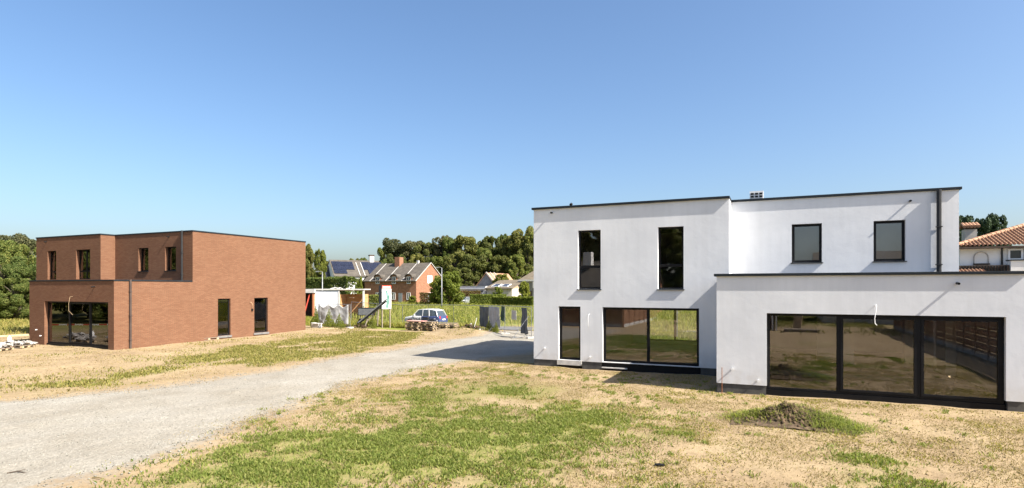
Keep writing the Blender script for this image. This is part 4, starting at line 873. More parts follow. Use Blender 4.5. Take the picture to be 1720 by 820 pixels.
tiled('roof_tiles', NH, (-.4, -2.0, 3.85 - NZ), (1.0, -2.0, 3.85 - NZ), (-.4, -.65, 4.30 - NZ), (1.0, -.65, 4.30 - NZ), .17, .3); tiled('roof_tiles', NH, (2.4, -2.2, 3.9 - NZ), (8, -2.2, 3.9 - NZ), (3.6, -.7, 4.62 - NZ), (8, -.7, 4.62 - NZ), .17, .3)
MB().box(1.25, 1.88, 3.6, 4.3, zev, 6.92 - NZ).build('chimney', 'beige_wall', NH)
MB().box(1.3, 1.83, 3.65, 4.25, 6.922 - NZ, 7.08 - NZ).build('chimney_throat', 'dark_wood', NH)
mb = MB()
for i_ in range(5): mb.tube([(1.2 + i_ * .18, 3.4, 7.08 - NZ), (1.2 + i_ * .18, 3.95, 7.32 - NZ)], [.10, .085], 8); mb.tube([(1.2 + i_ * .18, 4.5, 7.08 - NZ), (1.2 + i_ * .18, 3.95, 7.32 - NZ)], [.10, .085], 8)
mb.build('chimney_tiles', 'orange_tile', NH, kind='stuff')
# houses behind the camera, seen mirrored in the upper windows
b1 = gable_house('gabled_house', 'low gabled house mirrored in the tall windows of the white house', (-13, -30, 0), 0, 14, 8, 3.4, 6.4, 'farm_brick', 'slate_roof'); MB().box(-8.5, -7.5, 5, 6, 6, 7.6).build('chimney', 'white_wall', b1)
b2 = gable_house('gabled_house', 'brown-roofed house mirrored in the small upper window of the white house', (19, -31, 0), 0, 15, 9, 3.6, 7.0, 'beige_wall', 'brown_roof'); MB().box(-11, -10, 4, 5, 6.2, 8.0).build('chimney', 'farm_brick', b2)
for hh in (b1, b2):
    for a in (-11, -7, -3): o = MB().box(a, a + 1.4, 8.0 if hh is b1 else 9.0, 8.08 if hh is b1 else 9.08, .9, 2.3).build('window', 'white_plastic', hh); MB().box(a + .1, a + 1.3, 8.06 if hh is b1 else 9.06, 8.1 if hh is b1 else 9.1, 1.0, 2.2).build('pane', 'dark_window', o)

# ------------------------------------------------------------------ wooden fences beside and behind
slat_me = MB().box(-.88, .88, -.012, .012, 0, .145).mesh('slat', 'fence_wood'); post_me = MB().box(-.045, .045, -.045, .045, -.4, 1.95).mesh('post', 'fence_wood'); conc_me = MB().box(-.88, .88, -.03, .03, -.1, .24).mesh('base_board', 'concrete')
def wood_fence(x0, y0, x1, y1, label):
    L = math.hypot(x1 - x0, y1 - y0); n = max(1, round(L / 1.85)); a = math.atan2(y1 - y0, x1 - x0); r = thing('wooden_fence', label, 'fence', (x0, y0, hz((x0 + x1) / 2, (y0 + y1) / 2)), a)
    for i_ in range(n + 1): link('post', post_me, r, (i_ * L / n, 0, 0))
    for i_ in range(n):
        link('base_board', conc_me, r, ((i_ + .5) * L / n, 0, 0))
        for j_ in range(10): o = link('slat', slat_me, r, ((i_ + .5) * L / n, .02 if j_ % 2 else -.02, .25 + j_ * .16))
wood_fence(-11.2, -1.8, -11.0, -15, 'sunlit slatted wooden fence on concrete boards, mirrored in the wide sliding door'); wood_fence(-16.5, -1.7, -11.3, -1.7, 'short shaded slatted fence meeting the sunlit fence at a corner')
wood_fence(8.6, 17.5, 8.6, -16, 'slatted wooden fence along the right boundary casting a shadow towards the track')
sh = thing('garden_shed', 'small dark timber shed mirrored in the left pane of the extension', 'shed', (-1.3, -9.6, 0))
MB().box(-1.2, 1.3, -1.6, 0, 0, 2.1).build('wall', 'dark_wood', sh); MB().prism([(-1.75, 2.0), (.15, 2.25), (.15, 2.35), (-1.75, 2.1)], 'x', -1.35, 1.45).build('roof', 'roofing', sh)
for a in (.18, .45): MB().box(a + .9, a + 1.0, .08, .12, 0, 1.9).build('door_post', 'white_print', sh)
b_ = MB().bar((1.5, -10.2, .05), (1.7, -10.6, 2.2), .62, .05).build('leaning_board', 'raw_wood'); tag(b_, 'pale board leaning upright beside the dark timber shed', 'board')
dk = MB().box(.6, 2.9, -9.6, -8.4, .02, .22).build('timber_deck', 'grey_wood'); tag(dk, 'low timber platform lying beside the dark shed', 'platform')

# ------------------------------------------------------------------ building-site things
# pallets: one prototype copied board by board
def box_me(name, sx, sy, sz, m_): return MB().box(-sx/2, sx/2, -sy/2, sy/2, 0, sz).mesh(name, m_)
pb_top = box_me('board', 1.2, .10, .022, 'grey_wood'); pb_str = box_me('stringer', .10, .8, .022, 'grey_wood'); pb_blk = box_me('block', .13, .10, .078, 'raw_wood'); pb_bot = box_me('board', 1.2, .10, .022, 'grey_wood')
def pallet(x, y, z, rz, label, group=None):
    r = thing('wooden_pallet', label, 'pallet', (x, y, z), rz, group)
    for yy in (-.35, 0, .35):
        link('board', pb_bot, r, (0, yy, 0))
        for xx in (-.53, 0, .53): link('block', pb_blk, r, (xx, yy, .022))
    for xx in (-.55, 0, .55): link('stringer', pb_str, r, (xx, 0, .10))
    for yy in (-.35, -.175, 0, .175, .35): link('board', pb_top, r, (0, yy, .122))
    return r
ORD = ['bottom', 'second', 'third', 'fourth', 'fifth', 'sixth']
for (px, d, n, nm, rz) in ((698, 46.4, 5, 'the stack topped with a pink board'), (720, 46.0, 5, 'the neat stack in front of the car'), (741, 46.3, 4, 'the lower stack behind the car tail'), (756, 46.6, 4, 'the stack nearest the soil heap')) if False else ((698, 46.4, 5, 'the stack topped with a pink board', .05), (721, 46.0, 5, 'the neat stack in front of the car', -.02), (741, 46.3, 4, 'the lower stack behind the car tail', .12), (757, 46.5, 4, 'the stack nearest the soil heap', .3)):
    x, y = at(px, d); z = hz(x, y) + .01
    for i_ in range(n):
        w_ = ORD[i_] if i_ < n - 1 else 'topmost'
        pallet(x + random.uniform(-.11, .11), y + random.uniform(-.08, .08), z + i_ * .146, rz + random.uniform(-.14, .14), '%s wooden pallet of %s' % (w_, nm), 'pallets stacked in front of the parked car')
x, y = at(700, 46.3); z = hz(x, y) + 5 * .146 + .012
o = MB().box(-.75, .75, -.35, .35, 0, .05).build('pink_board', 'rubble'); o.location = (x, y, z); o.rotation_euler = (0, .02, .1); o.data.materials[0] = mottled('pink_ply', (.45,.22,.18), (.6,.34,.28), 5); tag(o, 'pinkish board lying on the stack of pallets', 'board')
x, y = at(345, 34.6); pallet(x, y, hz(x, y) + .01, 1.45, 'single grey pallet lying by the brick side wall near the first door')
o = MB().box(-.5, .5, -.3, .3, 0, .03).box(-.35, .45, -.22, .28, .031, .05).build('cement_sheet', 'rubble'); o.location = (x, y, hz(x, y) + .16); o.rotation_euler = (0, 0, 1.5); tag(o, 'pale sheet of board resting on the pallet by the brick wall', 'sheet')
# pallets of rubble left of the brick house
def rubble_me(seed, sx, sy, h, n):
    rng = np.random.default_rng(seed); mb = MB()
    for _ in range(n):
        u, v = rng.uniform(-1, 1, 2); s_ = rng.uniform(.06, .17); top = max(0, h * (1 - .7 * (u * u + v * v) / 2) * rng.uniform(.1, 1)); c_ = Vector((u * sx, v * sy, top + s_ * .35))
        pts = [Vector(rng.normal(size=3)).normalized() * s_ * rng.uniform(.7, 1.1) for _ in range(9)]
        bm = bmesh.new(); [bm.verts.new(c_ + Vector((p.x * 1.3, p.y, p.z * .6))) for p in pts]; bmesh.ops.convex_hull(bm, input=bm.verts)
        i_ = len(mb.v); bm.verts.index_update(); vs = [v_ for v_ in bm.verts]; mb.v += [tuple(v_.co) for v_ in vs]; mb.f += [tuple(i_ + v_.index for v_ in f.verts) for f in bm.faces]; bm.free()
    return mb
for (px, py, nm, sd) in ((30, 584, 'broken pale stones heaped on the pallet at the brick house corner', 3), (-8, 589, 'broken pale stones heaped on the outer pallet', 4)):
    x, y = G(px, py, .1); z = hz(x, y); pallet(x, y, z + .01, .4, ('grey pallet carrying broken stones at the brick house corner' if sd == 3 else 'outer grey pallet carrying broken stones'))
    o = rubble_me(sd, .6, .42, .16, 60).build('stone_heap', 'rubble', kind='stuff'); o.location = (x, y, z + .15); o.rotation_euler = (0, 0, .4); tag(o, nm, 'rubble')
x, y = G(15, 577, .3); o = MB().tube([(0,0,0), (0,0,.2), (0,0,.24), (0,0,.3)], [.09, .09, .05, .04], 12).build('white_bottle', 'white_plastic'); o.location = (*G(16, 585, .1), hz(*G(16, 585, .1)) + .34); tag(o, 'small white canister on the heap of stones', 'canister')
o = rubble_me(9, .9, .6, .35, 80).build('stone_heap', 'rubble', kind='stuff'); o.location = (-38.7, 16.0, hz(-38.7, 16)); tag(o, 'white rubble heap mirrored in the brick house sliding door', 'rubble')
# string line / timber edging left of the brick house
mb = MB(); a0 = G(-20, 570, .1); a1 = G(48, 566, .1); mb.bar((a0[0], a0[1], hz(*a0) + .14), (a1[0], a1[1], hz(*a1) + .16), .05, .10); o = mb.build('edging_board', 'raw_wood'); tag(o, 'pale timber edging board on the ground left of the brick house', 'board')
mb = MB(); P0, P1 = Vector((-46, 15.6, .75)), Vector((-34, 10.5, .8)); mats_ = []
tp = thing('barrier_tape', 'red and white barrier tape strung left of the brick house', 'tape', (-46, 15.6, 0))
for i_ in range(24):
    a_, b_ = P0.lerp(P1, i_ / 24), P0.lerp(P1, (i_ + 1) / 24); MB().bar(a_, b_, .006, .08).build('tape_piece', 'white_print' if i_ % 2 else 'red_plastic', tp, (-46, 15.6, 0))
for p in (P0, P1): MB().tube([(p.x, p.y, -.1), (p.x, p.y, .9)], .03, 8).build('stake', 'grey_wood', tp, (-46, 15.6, 0))
# rusty stake at the extension corner
o = MB().tube([(0,0,-.2), (0,0,.78), ], .011, 6).build('metal_stake', 'rust'); o.location = (-1.47, 18.85, .0); tag(o, 'thin rusty steel rod standing at the extension corner', 'rod')
# heap of pulled weeds and soil
cx, cy = .35, 15.35; cz = hz(cx, cy)
HP = thing('weed_heap', 'heap of pulled weeds and dark soil clods on the dry ground', 'heap', (cx, cy, cz))
rng = np.random.default_rng(5); n_ = 44; leafmat('heap_clods', [(.045,.03,.018), (.09,.058,.036), (.15,.10,.06), (.06,.042,.025)], 0.0, .95)
gx_, gy_ = np.meshgrid(np.linspace(-1.3, 1.3, n_), np.linspace(-.8, .8, n_)); rr_ = (gx_ / 1.0) ** 2 + (gy_ / .62) ** 2
hh = .33 * np.exp(-rr_ * 1.25) * (.45 + 1.1 * fbm(gx_ * 5 + 3, gy_ * 5, 4)) - .02
ii_ = np.arange(n_ * n_).reshape(n_, n_); link('soil_mound', fastmesh('soil_mound', np.stack([gx_, gy_, hh], -1).reshape(-1, 3), np.stack([ii_[:-1,:-1], ii_[:-1,1:], ii_[1:,1:], ii_[1:,:-1]], -1).reshape(-1, 4), 'clod'), HP)
def heap_z(u, v): return .33 * np.exp(-((u / 1.0) ** 2 + (v / .62) ** 2) * 1.25) * (.45 + 1.1 * fbm(u * 5 + 3, v * 5, 4)) - .02
u = rng.normal(-.05, .42, 900); v = rng.normal(0, .27, 900); zc = heap_z(u, v); s_ = rng.uniform(.02, .075, 900)
O6 = np.array([(1,0,0),(-1,0,0),(0,1,0),(0,-1,0),(0,0,1),(0,0,-1)], float); VV = (O6[None] * rng.uniform(.6, 1.3, (900, 6, 1)) * s_[:,None,None]) + np.stack([u, v, zc], -1)[:,None]
T8 = np.array([(0,2,4),(2,1,4),(1,3,4),(3,0,4),(2,0,5),(1,2,5),(3,1,5),(0,3,5)]); o = link('clods', fastmesh('clods', VV.reshape(-1, 3), (np.arange(900)[:,None,None] * 6 + T8).reshape(-1, 3), 'heap_clods'), HP); o['kind'] = 'stuff'
def strands(name, n, su, sv, h, wd, material, u0=0, v0=0):
    u = rng.normal(u0, su, n); v = rng.normal(v0, sv, n); z = heap_z(u, v); a = rng.uniform(0, 6.28, n); ln = h * rng.uniform(.4, 1.3, n); el = rng.uniform(-.1, 1.1, n)
    p = np.stack([u, v, z], -1); d = np.stack([np.cos(a) * np.cos(el), np.sin(a) * np.cos(el), np.sin(el)], -1); sd = np.stack([-np.sin(a), np.cos(a), 0 * a], -1) * wd
    m_ = p + d * ln[:,None] * .55 + np.array([0, 0, .015]); t_ = p + d * ln[:,None] * np.array([1, 1, .6])
    VV = np.stack([p - sd, p + sd, m_ + sd, t_, m_ - sd], 1).reshape(-1, 3); i_ = np.arange(n)[:,None] * 5
    o = link(name, fastmesh(name, VV, np.concatenate([i_ + np.array([[0,1,2]]), i_ + np.array([[0,2,4]]), i_ + np.array([[4,2,3]])], 1).reshape(-1, 3), material), HP); o['kind'] = 'stuff'
strands('weeds', 2600, .34, .28, .20, .006, 'grass_green', .85, -.12); strands('weeds', 1500, .3, .22, .17, .006, 'grass_green', -.8, 0); strands('weeds', 900, .6, .35, .16, .006, 'grass_olive'); strands('dry_stalks', 900, .42, .25, .24, .005, 'stems')

# site garage (open concrete box) behind the brick house
gx0, gy0 = at(529, 61); gz0 = hz(gx0, gy0)
SG = thing('site_garage', 'open prefabricated site box with white side panel and plywood-lined bay', 'site box', (gx0, gy0, gz0), YAW)
gt = 3.12 - gz0; LW = 5.1; s1 = 2.45
MB().box(0, s1, 0, .12, .9, gt - .18).build('side_panel', 'steel_white', SG); MB().box(0, s1, .02, .10, -.2, .895).build('lower_panel', 'concrete', SG)
MB().box(-.12, LW + .1, -.12, 2.6, gt - .12, gt).build('roof', 'gutter_white', SG)
MB().box(-.1, -.003, -.05, .15, -.2, gt - .121).build('post', 'raw_wood', SG); MB().box(s1 + .003, s1 + .12, -.06, .12, -.2, gt - .121).build('post', 'gutter_white', SG); MB().box(LW - .1, LW + .06, -.06, .12, -.2, gt - .121).build('post', 'gutter_white', SG)
for i_ in range(7): MB().box(s1 + .13, LW - .11, 2.35, 2.42, .0 + i_ * .37, .36 + i_ * .37).build('plank', 'ply', SG)
for i_ in range(7): MB().box(LW - .2, LW - .13, .13, 2.34, .0 + i_ * .37, .36 + i_ * .37).build('plank', 'ply', SG)
for i_ in range(7): MB().box(s1 + .13, s1 + .19, .13, 2.34, .0 + i_ * .37, .36 + i_ * .37).build('plank', 'ply', SG)
MB().box(s1 + .13, LW - .21, -.04, 2.34, -.15, -.01).build('floor', 'ply', SG); MB().box(s1 + .13, LW - .11, .0, 2.5, gt - .19, gt - .125).build('ceiling', 'ply', SG)
for i_ in range(6): MB().box(-.13, -.10, -.08, .02, .5 + i_ * .36, .66 + i_ * .36).build('batten', 'raw_wood', SG)
for a, b in ((1.3, .5), (2.0, .3), (3.0, .42)): MB().tube([(a, 1, gt + .001), (a + b, 1.1, gt + .12), (a + 2 * b, 1, gt + .002)], .05, 6).build('bent_strap', 'gutter_white', SG)
rx, ry = at(512, 60.5); rz_ = hz(rx, ry)
RB = thing('red_skip', 'dark red open container beside the white-panelled site box', 'container', (rx, ry, rz_), YAW)
rt = 2.7 - rz_
MB().box(-.6, .85, 1.8, 1.9, -.1, rt).build('back_panel', 'dark_wood', RB); MB().box(-.6, -.5, 0, 1.79, -.1, rt).build('side_panel', 'rust', RB); MB().box(.76, .86, 0, 1.79, -.1, rt).build('side_panel', 'rust', RB); MB().box(-.7, 1.0, -.05, 2.0, rt + .002, rt + .4).build('top_beam', 'concrete', RB)
MB().bar((-.2, .1, .1), (.45, .2, rt - .1), .22, .08).build('leaning_plank', 'red_plastic', RB)
for (px, d, sx_, lab) in ((527, 45.5, .5, 'white bucket by the far brick corner'), (533, 45.2, .45, 'pale plastic crate next to the white bucket')):
    x, y = at(px, d); o = MB().tube([(0,0,0), (0,0,.05), (0,0,.36), (0,0,.40)], [.17, .18, .21, .215], 14).build('bucket', 'white_plastic') if sx_ == .5 else MB().box(-.28, .28, -.2, .2, 0, .3).box(-.31, .31, -.23, .23, .3, .36).build('crate', 'gutter_white'); o.location = (x, y, hz(x, y)); tag(o, lab, 'bucket' if sx_ == .5 else 'crate')
x, y = at(553, 43.2); o = MB().box(-.6, .6, -.1, .1, .0, .05).box(-.5, .3, -.06, .12, .051, .08).build('timber_plank', 'raw_wood'); o.location = (x, y, hz(x, y) + .01); o.rotation_euler = (0, 0, .4); tag(o, 'short pale plank lying on the soil behind the brick house', 'plank')

# mesh fence panels
def fence_panel(p, q, label, group=None, h=2.0, stay=False, name='site_fence_panel', feet=True):
    (x0, y0), (x1, y1) = p, q; L = math.hypot(x1 - x0, y1 - y0); z0, z1 = hz(x0, y0), hz(x1, y1)
    r = thing(name, label, 'fence panel', (x0, y0, z0), math.atan2(y1 - y0, x1 - x0), group); dz = z1 - z0
    f = MB(); f.tube([(0,0,.03), (0,0,h)], .021, 8).tube([(L,0,dz + .03), (L,0,dz + h)], .021, 8).tube([(0,0,h - .01), (L,0,dz + h - .01)], .021, 8).tube([(0,0,.15), (L,0,dz + .15)], .016, 6); f.build('frame', 'galvanised', r)
    w_ = MB()
    for a in np.arange(.12, L, .12): w_.bar((a, 0, .15 + dz * a / L), (a, 0, h + dz * a / L), .004)
    for zz in np.arange(.35, h, .24): w_.bar((0, 0, zz), (L, 0, zz + dz), .005)
    w_.build('wire_mesh', 'galvanised', r, kind='stuff')
    if feet:
        for a, zz in ((0, 0), (L, dz)): MB().box(a - .12, a + .12, -.32, .32, zz - .03, zz + .11).build('foot', 'concrete', r, bevel=.02)
    if stay:
        s_ = MB(); s_.tube([(L * .9, 0, h * .7 + dz), (L * .9, -1.1, dz + .02)], .018, 6).tube([(L * .9, 0, .15 + dz), (L * .9, -1.1, dz + .02)], .018, 6); s_.build('stay', 'galvanised', r)
    return r
FYP = 42.0
pts = [onY(px, FYP)[:2] for px in (590, 633, 676, 719, 762, 806)]
for (a, b), w_ in zip(zip(pts[:-1], pts[1:]), ('in front of the dark grey hoarding board', 'behind the posts of the advertising board', 'in front of the white car bonnet', 'in front of the blue car tail', 'running from the car to the grey tarpaulin')): fence_panel(a, b, 'plain galvanised mesh fence panel ' + w_, 'plain mesh panels along the street')
pA = pts[-1]; pB = at(848, 41.0); pC = at(893, 36.8)
fence_panel(pA, pB, 'mesh site-fence panel hung with grey tarpaulins next to the gate', stay=True); fence_panel(pB, pC, 'mesh gate panel with a small white notice beside the white house', stay=True)
pD = at(535, 47.0); pE = at(588, 46.0); fence_panel(pD, pE, 'sagging mesh panel carrying a pale tarpaulin behind the brick house', h=1.9)
for (a, b) in (((-9.0, 37.4), (-5.6, 37.5)), ((-5.55, 37.5), (-2.1, 37.6)), ((-2.05, 37.6), (1.4, 37.7))): fence_panel(a, b, 'mesh fence panel in the back garden seen through the white house', 'back garden mesh panels')
def cloth(name, p, q, ztop, zbot, label, material, sag=.12, seed=1, cut=0.0, off=.04, parent=None):
    (x0, y0), (x1, y1) = p, q; nu, nv = 36, 18; L = math.hypot(x1 - x0, y1 - y0); nxv, nyv = (y1 - y0) / L, -(x1 - x0) / L; z0 = hz(x0, y0); c_ = (x0, y0, z0)
    U, Vv = np.meshgrid(np.linspace(0, 1, nu), np.linspace(0, 1, nv)); top = ztop - sag * np.sin(U * math.pi * 3) ** 2; bot = zbot + cut * U + .12 * (fbm(U * 6 + seed, U * 0 + seed, 3) - .5)
    Z = top + (bot - top) * Vv; wv = off + .07 * Vv * np.sin(U * 17 + seed + 2 * Vv) + .10 * (fbm(U * 5 + seed, Vv * 4, 3) - .5)
    Vs = np.stack([(x1 - x0) * U + nxv * wv, (y1 - y0) * U + nyv * wv, Z], -1).reshape(-1, 3); ii_ = np.arange(nu * nv).reshape(nv, nu)
    me = fastmesh(name, Vs, np.stack([ii_[:-1,:-1], ii_[:-1,1:], ii_[1:,1:], ii_[1:,:-1]], -1).reshape(-1, 4), material); me.shade_smooth()
    o = link(name, me, None, c_); sd = o.modifiers.new('thickness', 'SOLIDIFY'); sd.thickness = .006; tag(o, label, 'tarpaulin'); return o
lerp2 = lambda a, b, t_: (a[0] + (b[0] - a[0]) * t_, a[1] + (b[1] - a[1]) * t_)
cloth('tarpaulin', lerp2(pA, pB, .02), lerp2(pA, pB, .42), 1.95, .35, 'dark grey tarpaulin hung on the mesh fence next to the gate', 'dark_tarp', .03, 2)
cloth('tarpaulin', lerp2(pA, pB, .42), lerp2(pA, pB, .84), 1.97, .2, 'crumpled pale tarpaulin hung on the mesh fence next to the gate', 'tarp', .05, 5, .3, .07)
cloth('tarpaulin', lerp2(pA, pB, .90), lerp2(pA, pB, 1.0), 1.98, .95, 'narrow dark green strip of cloth at the fence post', 'green_paint', .02, 7)
cloth('tarpaulin', lerp2(pD, pE, .02), lerp2(pD, pE, .96), 1.86, .25, 'pale grey creased tarpaulin sagging on the fence behind the brick house', 'tarp', .22, 9, .1)
cloth('debris_net', lerp2(pB, pC, .66), lerp2(pB, pC, .86), 1.95, .25, 'dark thin netting strip hanging on the gate panel', 'dark_tarp', .02, 11)['category'] = 'net'
a_ = lerp2(pB, pC, .28); b_ = lerp2(pB, pC, .46); z_ = hz(*a_)
nb = MB(); nb.bar((a_[0], a_[1] - .03, z_ + 1.42), (b_[0], b_[1] - .03, z_ + 1.42), .012, .62); o = nb.build('notice_board', 'gutter_white'); tag(o, 'small blank white notice fixed to the mesh gate panel', 'sign')
# advertising board on two posts
ax_, ay_ = at(643.5, 49.6); az_ = hz(ax_, ay_); brz = YAW + math.radians(38)
AB = thing('advertising_board', 'tall white-green advertising board with red header on two timber posts', 'sign', (ax_ + .35, ay_, az_), brz)
bz0, bz1 = 1.42 - az_, 3.42 - az_
MB().box(-.42, .42, -.03, .03, bz0, bz1 - .28).build('panel', 'white_print', AB); MB().box(-.42, .42, -.034, .034, bz1 - .278, bz1).build('header', 'red_plastic', AB)
MB().prism([(-.10, bz0 + .08), (.16, bz0 + .08), (.30, bz0 + 1.0), (.02, bz0 + 1.62), (-.12, bz0 + 1.5), (.0, bz0 + .8)], 'y', -.036, -.031).build('picture', 'sign_green', AB); MB().box(-.40, .40, -.036, -.031, bz0 + .02, bz0 + .06).build('lettering_band', 'sign_green', AB)
for i_ in range(7): MB().box(-.36 + i_ * .105, -.29 + i_ * .105, -.039, -.035, bz1 - .19, bz1 - .09).build('letter', 'white_print', AB)
for i_ in range(5): MB().box(-.36, -.16 + .03 * (i_ % 2), -.036, -.031, bz0 + .4 + i_ * .1, bz0 + .43 + i_ * .1).build('text_line', 'letter_black', AB)
for a in (-.36, .36): MB().box(a - .045, a + .045, .035, .125, -.3, bz1 - .05).build('post', 'grey_wood', AB)
MB().box(-.42, -.39, .035, .6, bz0, bz1).build('side_panel', 'dark_tarp', AB)
# tilted ramp made of dark sheet on timber legs, left of the board
r0 = at(600, 48.2); r1 = at(646, 48.6); RP = thing('tilted_ramp', 'dark sheet sloping up on crooked timber legs beside the advertising board', 'ramp', (*r0, hz(*r0)))
pz = lambda px, py, d: (*at(px, d), EYE + (HOR - py) * d / FPX)
def rb(p, q, w_, h_, nm, m_): MB().bar(p, q, w_, h_).build(nm, m_, RP, tuple(RP.location))
rb(pz(602, 542, 48.2), pz(649, 503, 48.4), .75, .07, 'sheet', 'dark_tarp'); rb(pz(604, 543, 47.7), pz(649, 506, 47.9), .10, .12, 'rail', 'black_metal'); rb(pz(601, 543, 48.6), pz(606, 536, 48.6), .5, .12, 'hook', 'black_metal')
for p, q in (((618, 532, 48), (613, 549, 47.8)), ((636, 519, 48), (634, 547, 48.2)), ((628, 525, 48.6), (622, 549, 48.8)), ((643, 510, 48.2), (612, 546, 48))): rb(pz(*p), pz(*q), .09, .07, 'leg', 'grey_wood')
x, y = at(605, 47.6); o = rubble_me(21, .9, .4, .3, 26).build('soil_lumps', 'clod', kind='stuff'); o.location = (x, y, hz(x, y)); tag(o, 'lumps of soil under the foot of the tilted ramp', 'soil')
# grey hoarding board behind the ramp
p0, p1 = at(601, 52.5), at(630, 52.5); zz = hz(*p0); GB = thing('hoarding_board', 'dark grey framed board standing in the weeds behind the tilted ramp', 'board', (*p0, zz), YAW)
Lb = math.hypot(p1[0] - p0[0], p1[1] - p0[1]); hb0, hb1 = EYE - 46 * 52.5 / FPX - zz, EYE - 33 * 52.5 / FPX - zz
MB().box(.06, Lb - .06, 0, .03, hb0 + .05, hb1 - .05).build('panel', 'dark_tarp', GB)
f = MB(); f.box(0, Lb, -.02, .05, hb1 - .05, hb1).box(0, Lb, -.02, .05, hb0, hb0 + .05).box(0, .06, -.02, .05, hb0 + .05, hb1 - .05).box(Lb - .06, Lb, -.02, .05, hb0 + .05, hb1 - .05); f.build('frame', 'black_metal', GB)
for a in (.2, Lb - .2): MB().box(a - .03, a + .03, .051, .1, -.3, hb0 + .2).build('post', 'grey_wood', GB)
# lamp posts
def lamp(px, d, ytop, label):
    x, y = at(px, d); z = hz(x, y); h = EYE + (HOR - ytop) * d / FPX - z; r = thing('street_lamp', label, 'street lamp', (x, y, z), YAW)
    MB().tube([(0,0,-.3), (0,0,1.2), (0,0,h)], [.11, .09, .06], 10).build('post', 'galvanised', r, smooth=True); MB().tube([(0,0,h - .02), (-.15,0,h + .06), (-.5,0,h + .08)], .035, 8).build('arm', 'galvanised', r)
    MB().prism([(-.95, h + .03), (-.45, h + .05), (-.45, h + .15), (-.85, h + .13)], 'y', -.09, .09).build('lamp_head', 'galvanised', r); MB().box(-.88, -.52, -.07, .07, h + .0, h + .035).build('lamp_glass', 'lamp_glass', r)
lamp(541.5, 78, 457, 'slim street lamp rising behind the site garage'); lamp(742, 88, 450, 'tall street lamp in front of the round olive bush tree')
# white planks stuck in the soil heap
for px, py0, py1, dx, lab in ((796, 552, 534, 5, 'white plank sticking up out of the soil heap'), (791, 550, 543, 0, 'short white stub in the soil heap')):
    p, q = pz(px, py0, 43.2), pz(px + dx, py1, 43.2); o = MB().bar(p, q, .10, .03).build('white_plank', 'white_print'); tag(o, lab, 'plank')
x, y = at(787, 42.8); o = rubble_me(31, .8, .35, .25, 24).build('soil_lumps', 'clod', kind='stuff'); o.location = (x, y, hz(x, y)); tag(o, 'brown soil lumps beside the pallets', 'soil')

